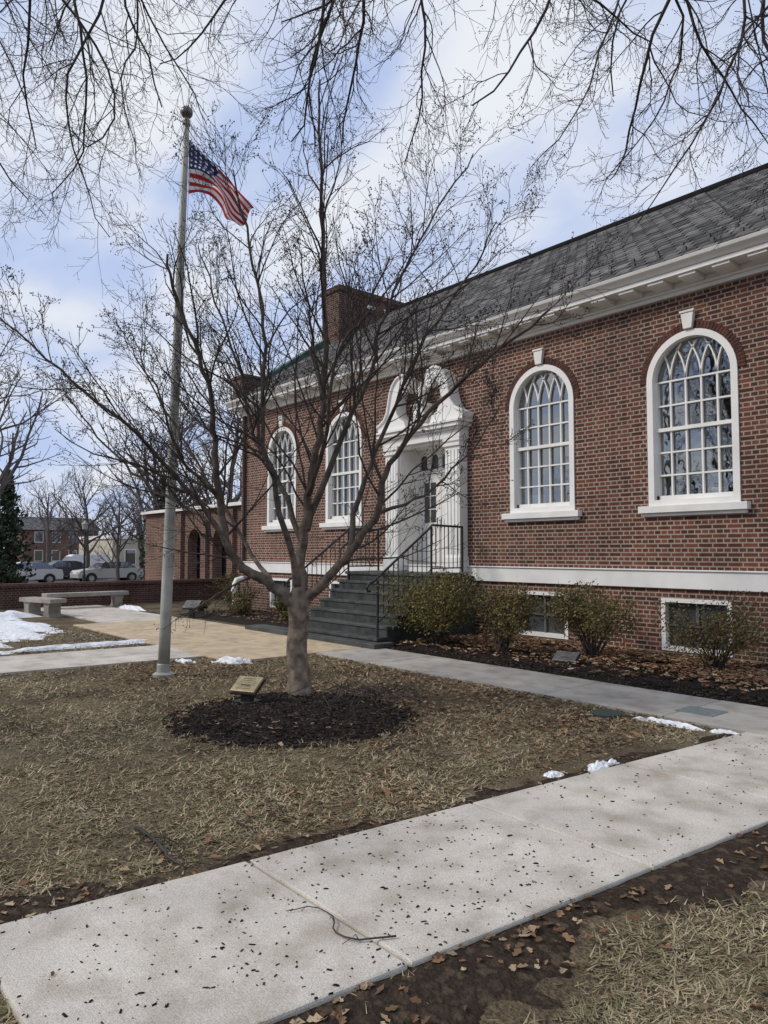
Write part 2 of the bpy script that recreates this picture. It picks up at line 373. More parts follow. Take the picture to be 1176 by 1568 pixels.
def grass():
    N=430000
    r=np.exp(np.random.uniform(math.log(1.6),math.log(18),N)); th=np.radians(np.random.uniform(92,180,N))
    X=r*np.cos(th);Y=r*np.sin(th)
    st=np.array((.42,.34,.22));ol=np.array((.20,.175,.10));br=np.array((.16,.115,.07)); gn=np.array((.115,.13,.06))
    rnd=np.random.rand(N,8)
    keep=[]
    for i in range(N):
        x=float(X[i]);y=float(Y[i])
        if onwalk(x,y,-.01 if rnd[i,7]<.9 else -.05) or mul_d(x,y)>-.02: continue
        n=noise.noise(Vector((x*1.3,y*1.3,0)))+.6*noise.noise(Vector((x*5,y*5,3)))
        n2=noise.noise(Vector((x*14,y*14,8)))
        if rnd[i,0]> .78+n*.95+n2*.7-bare_at(x,y): continue
        keep.append((i,n,noise.noise(Vector((x*9,y*9,11)))))
    idx=np.array([k[0] for k in keep]); nn=np.array([k[1] for k in keep]); cl=np.array([k[2] for k in keep]); m=len(idx)
    x=X[idx];y=Y[idx];rr=r[idx];q=rnd[idx]
    a=cl*9+q[:,1]*2.6+np.where(q[:,6]>.75,q[:,5]*6,0); ln=(.02+.04*q[:,2])*(1+.03*rr); wd=(.0012+.0012*q[:,3])*(1+.30*rr); tilt=.06+.75*q[:,4]**2
    hx=np.cos(a)*ln;hy=np.sin(a)*ln;hz=ln*tilt*.8+.003
    px=-np.sin(a)*wd;py=np.cos(a)*wd
    v=np.empty((m,3,3),dtype=np.float32); zb=np.where(q[:,7]<.5,-.002,.008)
    v[:,0]=np.stack([x-px,y-py,zb],1);v[:,1]=np.stack([x+px,y+py,zb],1);v[:,2]=np.stack([x+hx,y+hy,hz],1)
    k1=np.clip(.45+nn*.9+cl*.7+(q[:,5]-.5)*.7,0,1)[:,None]
    c=st*(k1)+ (ol*(1-k1))
    c=np.where((q[:,6]<.20)[:,None],br,c); c=np.where(((q[:,6]>.9)&(nn>-.1))[:,None],gn,c)
    c*= (.62+.6*q[:,2])[:,None]
    me=bpy.data.meshes.new('grass'); me.vertices.add(m*3); me.vertices.foreach_set('co',v.ravel())
    me.loops.add(m*3); me.loops.foreach_set('vertex_index',np.arange(m*3,dtype=np.int32))
    me.polygons.add(m); me.polygons.foreach_set('loop_start',np.arange(0,m*3,3,dtype=np.int32)); me.polygons.foreach_set('loop_total',np.full(m,3,dtype=np.int32))
    me.update(); me.validate(); me.materials.append(M_grass)
    ca=me.color_attributes.new('Col','FLOAT_COLOR','POINT'); cc=np.ones((m*3,4),dtype=np.float32); cc[:,:3]=np.repeat(c,3,axis=0); ca.data.foreach_set('color',cc.ravel())
    link(bpy.data.objects.new('grass',me))
grass()
LEAF=[(0,0),(.18,.22),(.38,.14),(.55,.30),(.75,.16),(1,0),(.75,-.16),(.55,-.30),(.38,-.14),(.18,-.22)]
def leaves(name,pts,cols,smin,smax):
    V=[];Fc=[];C=[]
    for (x,y,z) in pts:
        s=random.uniform(smin,smax); a=random.uniform(0,2*PI); fold=random.uniform(.15,.9); curl=random.uniform(-.2,.55)
        M=Matrix.Rotation(a,3,'Z')@Matrix.Rotation(random.uniform(-.35,.35),3,'X')@Matrix.Rotation(random.uniform(-.3,.2),3,'Y')
        b=len(V)
        wv=random.uniform(.8,1.2)
        for u,t in LEAF:
            q=M@Vector(((u-.5)*s,t*s*wv,abs(t)*s*fold+curl*s*(u-.5)**2))
            V.append((x+q.x,y+q.y,max(z+q.z+.006,z+.001)))
        Fc+= [(b,b+1,b+2,b+3,b+4,b+5),(b,b+5,b+6,b+7,b+8,b+9)]
        c=random.choice(cols);k=random.uniform(.6,1.25); C.append([q*k for q in c])
    o=mesh_obj(name,V,Fc,[M_attr]); setcol(o.data,C,10); return o
BR=[(.20,.125,.07),(.26,.185,.11),(.13,.08,.05),(.33,.25,.165),(.19,.105,.06)]
pts=[]
while len(pts)<1800:
    r=math.exp(random.uniform(math.log(1.8),math.log(14))); th=math.radians(random.uniform(90,182)); x=r*math.cos(th);y=r*math.sin(th)
    if onwalk(x,y): continue
    n=noise.noise(Vector((x*.9+5,y*.9,7)))
    if random.random()>.15+n*.9+.25*bare_at(x,y): continue
    pts.append((x,y,.012 if mul_d(x,y)<0 else .07))
leaves('fallen_leaves',pts,BR,.025,.07)
pts=[]
while len(pts)<4200:
    x=random.uniform(-11,-3.6); y=random.uniform(3.2,6.9)
    if onwalk(x,y) or (mul_d(x,y)>-.05 and random.random()<.93): continue
    if random.random()>.35+.9*noise.noise(Vector((x*.8,y*.8,4)))+.12*(y-4.5): continue
    pts.append((x,y,.01 if mul_d(x,y)<0 else .06))
leaves('lawn_leaf_litter',pts,BR+[(.26,.14,.075)],.03,.07)
pts=[]
while len(pts)<7000:
    x=random.uniform(-9.7,-3.3); y=8.3+2.3*random.random()**.75
    if y<9.05 and random.random()<.68: continue
    if noise.noise(Vector((x*1.5,y*1.5,2)))<-.32: continue
    pts.append((x,y,.075+random.random()*.05))
leaves('bed_leaf_litter',pts,[(.30,.18,.10),(.36,.24,.145),(.19,.105,.06),(.44,.33,.22),(.26,.135,.08)],.05,.11)
pts=[(random.uniform(-18.3,-13),random.uniform(8.7,10.5),.08) for _ in range(900)]
leaves('garden_leaf_litter',pts,BR,.05,.1)
pts=[]
for _ in range(22):
    y=random.uniform(.9,6.8); pts.append((random.uniform(wl(y)+.02,wr(y)),y,.03))
leaves('sidewalk_leaves',pts,BR,.012,.03)
def chips(name,pts,smin,smax,cols):
    V=[];Fc=[];C=[]
    for x,y,z in pts:
        s=random.uniform(smin,smax); M=Matrix.Rotation(random.uniform(0,6.28),3,'Z')@Matrix.Rotation(random.uniform(-.5,.5),3,'X')
        l=s*random.uniform(.6,1.6);w_=s*random.uniform(.4,.8);h=s*random.uniform(.25,.6); b=len(V)
        for q in [(-l,-w_*.6,0),(l*.7,-w_,0),(l,w_*.5,0),(-l*.6,w_,0),(-l*.5,0,h),(l*.5,0,h)]:
            q=M@Vector(q); V.append((x+q.x*.5,y+q.y*.5,z+q.z*.6))
        Fc+=[(b,b+1,b+5,b+4),(b+1,b+2,b+5),(b+2,b+3,b+4,b+5),(b+3,b,b+4)]
        c=random.choice(cols);k=random.uniform(.6,1.4);C.append([q*k for q in c])
    o=mesh_obj(name,V,Fc,[M_attr]); setcol(o.data,C,6)
pts=[]
for _ in range(950):
    y=random.uniform(.76,6.8) if random.random()<.55 else random.uniform(.76,3.4); x=random.uniform(wl(y),wr(y))
    if noise.noise(Vector((x*2,y*2,1)))<-.25: continue
    pts.append((x,y,.031))
chips('sidewalk_debris',pts,.005,.022,[(.02,.015,.012),(.04,.028,.02),(.015,.012,.01),(.08,.055,.035)])
pts=[]
for _ in range(5500):
    a=random.uniform(0,2*PI); r=(MR+.16)*math.sqrt(random.random()); x=MC[0]+r*math.cos(a);y=MC[1]+r*math.sin(a)
    d=mul_d(x,y)
    pts.append((x,y,.01+min(max(d/.3,0),1)*.055))
chips('mulch_chips',pts,.015,.05,[(.014,.011,.01),(.03,.022,.018),(.055,.042,.034)])
pts=[(random.uniform(-9.7,-3.3),random.uniform(8.1,9.4),.075) for _ in range(5000)]
chips('bed_mulch_chips',[(x,y,z-.055*max(0,1-(y-8.1)/.3)) for x,y,z in pts],.02,.06,[(.014,.011,.01),(.03,.022,.018),(.055,.042,.034)])

def snow(cx,cy,rx,ry,h,rot=0,sd=0,grow=0):
    n=34;v=[];f=[]
    for i in range(n):
        for j in range(n):
            u=(i/(n-1)*2-1);t=(j/(n-1)*2-1)
            d=1-math.hypot(u,t)+.85*noise.noise(Vector((u*2.2+sd,t*2.2,sd)))+.35*noise.noise(Vector((u*6+sd,t*6,sd)))-.12+grow
            d=min(d,(1-max(abs(u),abs(t)))*2-.03)
            z=min(d*1.6,1) if d>0 else max(d,-.5)
            z=h*z+ (.35*h*noise.noise(Vector((u*5,t*5,sd+4))) if d>0 else 0)
            a=u*rx;b=t*ry
            v.append((cx+a*math.cos(rot)-b*math.sin(rot),cy+a*math.sin(rot)+b*math.cos(rot),max(z,-.05)+.004))
    for i in range(n-1):
        for j in range(n-1):
            k=[i*n+j,(i+1)*n+j,(i+1)*n+j+1,i*n+j+1]
            if max(v[q][2] for q in k)>-.02: f.append(k)
    mesh_obj('snow_patch',v,f,[M_snow],smooth=True)
snow(-3.33,4.98,.08,.2,.04,sd=1); snow(-3.75,6.72,.36,.06,.03,sd=2); snow(-3.2,6.76,.16,.06,.03,sd=8)
snow(-10.0,5.45,.34,.14,.07,rot=.6,sd=3); snow(-10.55,4.95,.26,.1,.03,sd=4)
snow(-13.35,4.4,.22,1.4,.05,sd=5); snow(-17.2,3.3,2.3,1.8,.10,sd=6,grow=.1); snow(-13.3,1.6,.4,1.6,.06,sd=7)
snow(-21.2,8.3,1.0,.25,.08,sd=9); snow(-20.8,4.0,1.5,1.6,.12,sd=10,grow=.1); snow(-3.45,4.55,.06,.08,.02,sd=11)
snow(-15.6,1.0,1.9,2.4,.09,sd=13,grow=.2)

# ------------------------------------------------------------------ library building
B=empty('brick_library_building')
YF=10.6; X0=-19.0; X1=-3.5; DC=-11.16
WX=[DC+5.72,DC+2.93,DC-2.92,DC-5.66]
WR=.71; WS=2.36; WSP=4.29
def arch(cx,z0,zs,r,n=24):
    return [(cx-r,z0),(cx+r,z0)]+[(cx+r*math.cos(PI*i/n),zs+r*math.sin(PI*i/n)) for i in range(n+1)]
def rect(x0,x1,z0,z1): return [(x0,z0),(x1,z0),(x1,z1),(x0,z1)]
def solid(name,loops,y0,y1,mat,parent):
    cu=bpy.data.curves.new(name,'CURVE'); cu.dimensions='2D'; cu.fill_mode='BOTH'; cu.extrude=abs(y1-y0)/2
    for lp in loops:
        s=cu.splines.new('POLY'); s.points.add(len(lp)-1)
        for i,(x,z) in enumerate(lp): s.points[i].co=(x,z,0,1)
        s.use_cyclic_u=True
    ob=bpy.data.objects.new('tmp',cu); S.collection.objects.link(ob)
    dg=bpy.context.evaluated_depsgraph_get(); me=bpy.data.meshes.new_from_object(ob.evaluated_get(dg))
    bpy.data.objects.remove(ob)
    ym=(y0+y1)/2
    me.transform(Matrix(((1,0,0,0),(0,0,-1,ym),(0,1,0,0),(0,0,0,1))))
    me.materials.clear(); me.materials.append(mat); me.name=name
    return link(bpy.data.objects.new(name,me),parent)
BWZ0,BWZ1=.16,.95; BH=.54
holes=[arch(c,WS,WSP,WR) for c in WX]+[rect(c-BH,c+BH,BWZ0,BWZ1) for c in WX]+[rect(DC-.70,DC+.70,1.25,3.9)]
solid('front_wall',[rect(X0,X1,-.1,5.64)]+holes,YF,YF+.35,M_brick,B)
mb=MB(); YR=15.5; YB=20.4
gab=[(YF+.35,-.1),(YB,-.1),(YB,5.9),(YR,9.3),(YF+.35,6.15)]
mb.prism(gab,'x',X0,X0+.3); mb.prism(gab,'x',X1-.3,X1); mb.box(X0+.3,X1-.3,YB-.3,YB,-.1,5.9)
mb.obj('side_walls',[M_brick],B)
M_room=pmat('room_wall',(.34,.31,.26),(.28,.25,.21),scale=1); M_shelf=pmat('book_shelves',(.10,.06,.04),(.2,.15,.12),scale=9,detail=2)
mb=MB(); mb.box(X0+.31,X1-.31,YF+4.5,YF+4.6,1.3,5.5,0); mb.box(X0+.31,X1-.31,YF+.36,YF+4.5,1.2,1.3,1); mb.box(X0+.31,X1-.31,YF+.36,YF+4.6,5.3,5.4,0)
mb.box(X0+.31,X0+.35,YF+.36,YF+4.5,1.3,5.3,0); mb.box(X1-.35,X1-.31,YF+.36,YF+4.5,1.3,5.3,0)
mb.box(DC-1.0,DC-.9,YF+.46,YF+4.5,1.3,5.3,0); mb.box(DC+.9,DC+1.0,YF+.46,YF+4.5,1.3,5.3,0)
for xa,xb in ((X0+.5,DC-1.2),(DC+1.2,X1-.5)):
    x=xa
    while x<xb-1: mb.box(x,x+.9,YF+3.9,YF+4.2,1.3,3.3,1); x+=1.15
mb.obj('interior_room',[M_room,M_shelf],B)
fr=MB(); gl=MB(); ar=MB(); wh=MB(); it=MB()
for wi,c in enumerate(WX):
    solid('window_frame_%d'%(wi+1),[arch(c,WS,WSP,WR-.002),arch(c,WS+.09,WSP,WR-.10)],YF-.025,YF+.14,M_white,B)
    ri=WR-.10
    def bar(x0,z0,x1,z1,t=.014,d=.045,yc=YF+.10):
        dx,dz=x1-x0,z1-z0; l=math.hypot(dx,dz); nx,nz=-dz/l*t,dx/l*t
        fr.prism([(x0+nx,z0+nz),(x1+nx,z1+nz),(x1-nx,z1-nz),(x0-nx,z0-nz)],'y',yc-d/2,yc+d/2)
    nb=5; bx=[c-ri+2*ri*i/nb for i in range(1,nb)]
    for x in bx: bar(x,WS+.09,x,WSP)
    mz=3.54
    fr.box(c-ri,c+ri,YF+.05,YF+.15,mz-.028,mz+.028)
    fr.box(c-ri,c+ri,YF+.06,YF+.15,WS+.09,WS+.16)
    for s in (-1,1): fr.box(min(c+s*ri,c+s*(ri-.04)),max(c+s*ri,c+s*(ri-.04)),YF+.06,YF+.15,WS+.09,WSP)
    for k in (1,2): bar(c-ri,WS+.12+(mz-WS-.12)*k/3,c+ri,WS+.12+(mz-WS-.12)*k/3,.013,.05)
    for k in (1,2): bar(c-ri,mz+(WSP-mz)*k/2,c+ri,mz+(WSP-mz)*k/2,.013,.05)
    R=.95
    for x in bx+[c-ri,c+ri]:
        for s in (-1,1):
            prev=(x,WSP)
            for k in range(1,16):
                a=k*.09; q=(x+s*R*(1-math.cos(a)),WSP+R*math.sin(a))
                if math.hypot(q[0]-c,q[1]-WSP)>ri+.01: break
                bar(prev[0],prev[1],q[0],q[1],.010,.04); prev=q
    gl.quad_y(c-WR+.01,c+WR-.01,YF+.13,WS+.05,WSP+WR-.02)
    it.box(c-WR-.05,c+WR+.05,YF+.36,YF+.62,WS-.02,WS+.02,0)
    x=c-ri+.05
    while x<c+ri-.2:
        ww=random.uniform(.08,.24)
        if random.random()<.65: it.box(x,x+ww,YF+.40,YF+.52,WS+.021,WS+.08+random.uniform(.06,.28),random.choice((1,1,2,3)))
        x+=ww+random.uniform(.02,.15)
    it.box(c-WR-.02,c+WR+.02,YF+.37,YF+.38,WSP+random.choice((.1,.35,.5,-.2)),WSP+WR+.05,4)
    wh.box(c-WR-.13,c+WR+.13,YF-.12,YF+.05,WS-.11,WS-.002); wh.box(c-WR-.09,c+WR+.09,YF-.07,YF+.04,WS-.16,WS-.112)
    nb=44
    for k in range(nb):
        a0=PI*k/nb+.006;a1=PI*(k+1)/nb-.006
        if abs((a0+a1)/2-PI/2)<.08: continue
        r0,r1=WR+.005,WR+.115
        ar.prism([(c+r0*math.cos(a0),WSP+r0*math.sin(a0)),(c+r1*math.cos(a0),WSP+r1*math.sin(a0)),(c+r1*math.cos(a1),WSP+r1*math.sin(a1)),(c+r0*math.cos(a1),WSP+r0*math.sin(a1))],'y',YF-.012-random.random()*.004,YF+.05)
    zt=WSP+WR
    wh.prism([(c-.065,zt+.01),(c+.065,zt+.01),(c+.10,zt+.25),(c-.10,zt+.25)],'y',YF-.07,YF+.02)
    wh.box(c-.115,c+.115,YF-.085,YF+.02,zt+.252,zt+.285)
    solid('basement_frame_%d'%(wi+1),[rect(c-BH+.002,c+BH-.002,BWZ0,BWZ1),rect(c-BH+.07,c+BH-.07,BWZ0+.07,BWZ1-.06)],YF-.02,YF+.12,M_white,B)
    fr.box(c-.02,c+.02,YF+.05,YF+.10,BWZ0+.07,BWZ1-.06,1); fr.box(c-BH+.06,c+BH-.06,YF+.055,YF+.09,.53,.56,1)
    gl.box(c-BH+.05,c+BH-.05,YF+.09,YF+.10,BWZ0+.03,BWZ1-.03,1)
M_screen=pmat('window_screen',(.06,.065,.07),(.03,.035,.04),scale=3,rough=.5)
it.obj('sill_items',[M_white,pmat('paper_white',(.7,.68,.62)),pmat('book_red',(.25,.08,.06)),pmat('plant_green',(.06,.10,.04)),pmat('roller_shade',(.42,.41,.38))],B)
fr.obj('window_muntins',[M_white,pmat('grey_sash',(.12,.12,.115))],B); gl.obj('window_panes',[M_glass,M_screen],B); ar.obj('brick_arches',[M_brickarch],B)
wh.box(X0-.04,X1+.04,YF-.05,YF+.02,1.10,1.36); wh.box(X0-.05,X1+.05,YF-.075,YF+.02,1.362,1.385)
wh.box(X0-.05,X0+.02,YF+.021,YB,1.10,1.36); wh.box(X1-.02,X1+.05,YF+.021,YB,1.1,1.36)
cx0,cx1=X0-.1,X1+.25
co=MB()
co.box(cx0,cx1,YF-.05,YF+.34,5.56,5.62); co.box(cx0,cx1,YF-.09,YF+.34,5.621,5.66)
co.box(cx0,cx1,YF-.07,YF+.34,5.661,5.739)
co.box(cx0,cx1,YF-.40,YF+.34,5.74,5.81)
co.prism([(YF-.40,5.812),(YF-.42,5.812),(YF-.45,5.85),(YF-.51,5.89),(YF-.53,5.94),(YF-.2,5.94),(YF-.2,5.812)],'x',cx0,cx1)
x=cx0+.2
while x<cx1-.2:
    co.prism([(YF-.071,5.662),(YF-.071,5.738),(YF-.37,5.738),(YF-.37,5.70),(YF-.30,5.675)],'x',x,x+.26); x+=.50
co.obj('cornice',[M_white],B,bevel=.006)
wh.obj('white_trim',[M_stonew],B,bevel=.006)
rf=MB(); ZE=5.95; e0=(YF-.50,ZE); sl=(9.5-ZE)/(YR-e0[0])
rf.prism([e0,(YR,9.5),(YR,9.42),(e0[0],ZE-.06)],'x',X0+.12,X1+.2)
rf.prism([(YR,9.5),(2*YR-e0[0],ZE),(2*YR-e0[0],ZE-.06),(YR,9.42)],'x',X0+.12,X1+.2)
rf.box(X0+.2,X1+.2,YR-.1,YR+.1,9.47,9.56)
yy=e0[0]-.02; k=0
def rz(y): return ZE+sl*(y-e0[0])
while yy<YR-.1:
    x=X0+.25+(k%2)*.135
    while x<X1+.18:
        th=random.uniform(.014,.026); rf.prism([(yy+random.uniform(-.008,.008),rz(yy)+.002),(yy+.2,rz(yy+.2)+.001),(yy+.2,rz(yy+.2)+.004),(yy,rz(yy)+th)],'x',x,min(x+.264,X1+.2)); x+=.27
    yy+=.2;k+=1
rf.obj('slate_roof',[M_roof],B)
sg=MB()
for row,yy in enumerate((10.35,10.7)):
    x=X0+.6+row*.2
    while x<X1:
        z=rz(yy); sg.box(x,x+.05,yy-.02,yy+.03,z-.02,z+.07); x+=.42
sg.obj('snow_guards',[M_iron],B)
pc=MB()
def par(xa,xb):
    pc.prism([(YF-.1,ZE+.0),(YR,9.40),(YR,9.70),(YF-.1,ZE+.32)],'x',xa,xb,0)
    pc.prism([(YF-.1,ZE+.322),(YR,9.702),(YR,9.78),(YF-.1,ZE+.40)],'x',xa-.05,xb+.05,1)
    pc.prism([(YR,9.40),(2*YR-YF,ZE),(2*YR-YF,ZE+.32),(YR,9.70)],'x',xa,xb,0)
    pc.prism([(YR,9.702),(2*YR-YF,ZE+.322),(2*YR-YF,ZE+.4),(YR,9.78)],'x',xa-.05,xb+.05,1)
par(X0-.06,X0+.22)
pc.prism([(YF-.1,ZE+.02),(YR,9.42),(YR,9.69),(YF-.1,ZE+.31)],'x',X0+.223,X0+.24,1)
pc.box(X0-.02,X0+.62,YF-.30,YF+.40,5.942,6.60,0); pc.box(X0-.06,X0+.66,YF-.34,YF+.44,6.602,6.68,0)
pc.box(X0-.1,X0+.8,YR-2.0,YR+1.2,6.6,9.80,0); pc.box(X0-.15,X0+.85,YR-2.05,YR+1.25,9.802,9.90,0); pc.box(X0-.1,X0+.8,YR-2.0,YR+1.2,9.902,9.99,0)
for yy in (YR-.9,YR-.2):
    pc.box(X0+.78,X0+.83,yy,yy+.34,9.45,9.56,2)
pc.obj('chimney_and_parapet',[M_brickshade,M_copper,M_white],B)
ds=MB(); ds.tube([(X0+.25,YF-.06,5.55),(X0+.25,YF-.06,1.4)],.045,8,0); ds.obj('downspout',[pmat('brown_pipe',(.07,.045,.04))],B)
ds=MB(); ds.tube([(X0+.3,YF-.35,.02),(X0+.3,YF-.35,.75),(X0+.3,YF-.3,.86),(X0+.3,YF-.1,.9)],.075,12); ds.lathe((X0+.3,YF-.35,.5),[(.1,0),(.1,.12)],12)
ds.obj('standpipe',[M_white],B,smooth=False)

# door surround
D=MB()
for s in (-1,1):
    xa=DC+s*.72; xb=DC+s*1.12; lo,hi=min(xa,xb),max(xa,xb)
    D.box(lo,hi,YF-.22,YF+.1,1.40,3.9)
    D.box(lo-.03,hi+.03,YF-.26,YF+.1,1.25,1.55) ; D.box(lo-.03,hi+.03,YF-.26,YF+.1,3.74,3.80); D.box(lo-.03,hi+.03,YF-.26,YF+.1,3.84,3.898)
    for k in range(4):
        fx=lo+.06+k*(hi-lo-.12)/3.0
        D.box(fx-.018,fx+.018,YF-.235,YF-.2,1.62,3.68)
    ra=DC+s*.68; rb=DC+s*.74
    D.box(min(ra,rb),max(ra,rb),YF-.15,YF+.45,1.25,3.84)
    for z0,z1 in ((1.45,2.0),(2.1,2.9),(3.0,3.65)):
        D.box(min(DC+s*.665,DC+s*.682),max(DC+s*.665,DC+s*.682),YF-.02,YF+.28,z0,z1)
D.box(DC-.8,DC+.8,YF-.15,YF+.45,3.84,3.92)
D.box(DC-1.16,DC+1.16,YF-.26,YF+.1,3.9,4.06); D.box(DC-1.18,DC+1.18,YF-.30,YF+.1,4.061,4.11)
D.box(DC-1.24,DC+1.24,YF-.38,YF+.1,4.111,4.19); D.box(DC-1.28,DC+1.28,YF-.42,YF+.1,4.191,4.24)
half=[(1.26,4.241),(1.31,4.38),(1.20,4.42),(1.06,4.50),(.96,4.64),(.91,4.82),(.86,5.05),(.78,5.22),(.66,5.34),(.50,5.40),(.34,5.36),(.25,5.24),(.26,5.10),(.36,5.01),(.47,5.04),(.50,5.14),(.60,5.08),(.66,4.94),(.69,4.76),(.66,4.60),(.56,4.48),(.42,4.40),(.36,4.241)]
for s in (-1,1):
    solid('swan_neck_scroll',[[(DC+s*x,z) for x,z in half]],YF-.30,YF+.02,M_white,B)
    rim=[(DC+s*x,YF-.31,z) for x,z in half[1:16]]
    D.tube(rim,.035,6)
    D.tube([(DC+s*.40,YF-.36,5.18),(DC+s*.40,YF-.2,5.18)],.11,14)
D.box(DC-.17,DC+.17,YF-.28,YF+.02,4.241,4.66); D.box(DC-.21,DC+.21,YF-.32,YF+.02,4.661,4.72)
D.lathe((DC,YF-.13,4.72),[(.06,0),(.05,.05),(.10,.10),(.15,.20),(.16,.28),(.10,.36),(.06,.4),(.08,.43),(.03,.5),(.0,.55)],14)
D.obj('door_surround',[M_white],B,bevel=.005)
yd=YF+.38
solid('transom',[rect(DC-.68,DC+.68,3.33,3.84)]+[arch(DC-.51+k*.34,3.42,3.62,.12,10) for k in range(4)],yd-.03,yd+.02,M_white,B)
for s in (-1,1):
    a,b_=sorted((DC+s*.008,DC+s*.68))
    cw=(a+b_)/2
    solid('door_leaf',[rect(a,b_,1.27,3.32),rect(cw-.19,cw+.19,2.28,3.14)],yd,yd+.045,M_white,B)
dd=MB()
for s in (-1,1):
    cw=DC+s*.344
    dd.box(cw-.012,cw+.012,yd+.005,yd+.03,2.28,3.14)
    for k in (1,2): dd.box(cw-.19,cw+.19,yd+.006,yd+.029,2.28+k*.287-.01,2.28+k*.287+.01)
    for z0,z1 in ((1.42,1.72),(1.8,2.16)):
        dd.box(cw-.2,cw+.2,yd-.016,yd+.005,z0,z1)
dd.obj('door_panels',[M_white],B,bevel=.006)
dd=MB(); dd.box(DC-.69,DC+.69,yd+.03,yd+.04,1.3,3.9); dd.obj('door_glass',[M_glassd],B)
dd=MB()
for s in (-1,1): dd.tube([(DC+s*.06,yd-.05,2.15),(DC+s*.06,yd-.06,2.25),(DC+s*.06,yd-.05,2.38)],.012,6)
dd.obj('door_handles',[M_iron],B)
SX0,SX1=-12.5,-9.82; YL=9.5; RH=1.25/7; TR=.235
st=MB(); st.box(SX0,SX1,YL,YF-.051,-.05,1.25-.06,1); st.box(SX0-.03,SX1+.03,YL-.03,YF-.27,1.19,1.25)
for i in range(1,7):
    y0=YL-(7-i)*TR; z=i*RH
    st.box(SX0+.002*i,SX1-.002*i,y0+.02,y0+TR+.02,-.05,z-.05,1)
    st.box(SX0-.02,SX1+.02,y0,y0+TR+.03,z-.05,z)
st.box(-13.9,SX1+.22,YL-6*TR-.22,YL-5*TR-.01,-.05,.11)
st.obj('front_steps',[M_stair,pmat('stair_side',(.06,.062,.06),(.03,.033,.031),scale=5,bump=.3)],B,bevel=.008)
def railing(xr):
    R=MB(); zl=1.25; yb=YL-6*TR+.1
    def zr(y):
        if y>=YL: return zl+.88
        return zl+.88-(YL-y)/TR*RH*.93
    def zf(y):
        if y>=YL: return zl
        i=7-math.ceil((YL-y)/TR-1e-6); return max(i,1)*RH
    ptsr=[(xr,YF-.3,zl+.88),(xr,YL,zl+.90)]
    y=YL
    while y>yb: y-=.1; ptsr.append((xr,y,zr(y)))
    ye=y
    ptsr+=[(xr,ye-.08,zr(ye)-.03),(xr,ye-.15,zr(ye)-.10),(xr,ye-.13,zr(ye)-.17),(xr,ye-.07,zr(ye)-.16)]
    R.tube(ptsr,.022,8)
    R.tube([(xr,YF-.3,zl+.1),(xr,YL,zl+.1)]+[(xr,yy,zr(yy)-.78) for yy in (YL-.1,yb)],.013,6)
    y=YF-.32
    while y>yb-.02:
        R.tube([(xr,y,zr(y)-.79 if y<YL-.05 else zl+.1),(xr,y,zr(y))],.009,5); y-=.115
    for yy in (YF-.3,YL-.02,yb):
        R.tube([(xr,yy,zf(yy)-.01),(xr,yy,zr(yy)+.0)],.022,6)
    y=YL-.2
    while y>yb+.1:
        cz=zr(y)-.10; R.tube([(xr,y+.04*math.cos(a*.6),cz+.04*math.sin(a*.6)) for a in range(11)],.006,4,cap=False); y-=.23
    R.obj('iron_railing',[M_iron])
railing(SX1-.08); railing(SX0+.08)

# annex wing
A=empty('brick_annex_building')
ya=13.0; ax0,ax1=-31.8,-19.2
ah=[arch(-27.0,.1,2.0,.55,14),arch(-24.9,.1,2.0,.55,14),arch(-22.8,.1,2.0,.55,14),arch(-20.7,.1,2.0,.55,14)]
solid('annex_wall',[rect(ax0,ax1,-.5,3.3)]+ah,ya,ya+.4,M_brick2,A)
mb=MB(); mb.box(ax0,ax0+.3,ya+.4,22,-.5,3.3); mb.box(ax0,ax1,21.7,22,-.5,3.3)
for x in (-28.1,-25.95,-23.85,-21.75,-19.7): mb.box(x-.2,x+.2,ya-.15,ya+.01,-.5,3.2)
mb.obj('annex_piers',[M_brick2],A)
mb=MB(); mb.box(ax0-.1,ax1,ya-.2,22.1,3.3,3.42); mb.obj('annex_coping',[M_stonew],A)
mb=MB(); mb.box(ax0+.3,ax1,ya+.45,ya+.5,-.4,3.2); mb.obj('annex_glass',[M_glassd],A)
mb=MB(); mb.box(-23.9,-23.55,-14,12.8,-.1,.62); mb.box(-23.97,-23.48,-14,12.84,.62,.72,0)
mb.obj('low_brick_wall',[brickmat('brick_lowwall',(.13,.05,.04),(.08,.035,.028),(.17,.14,.12))])

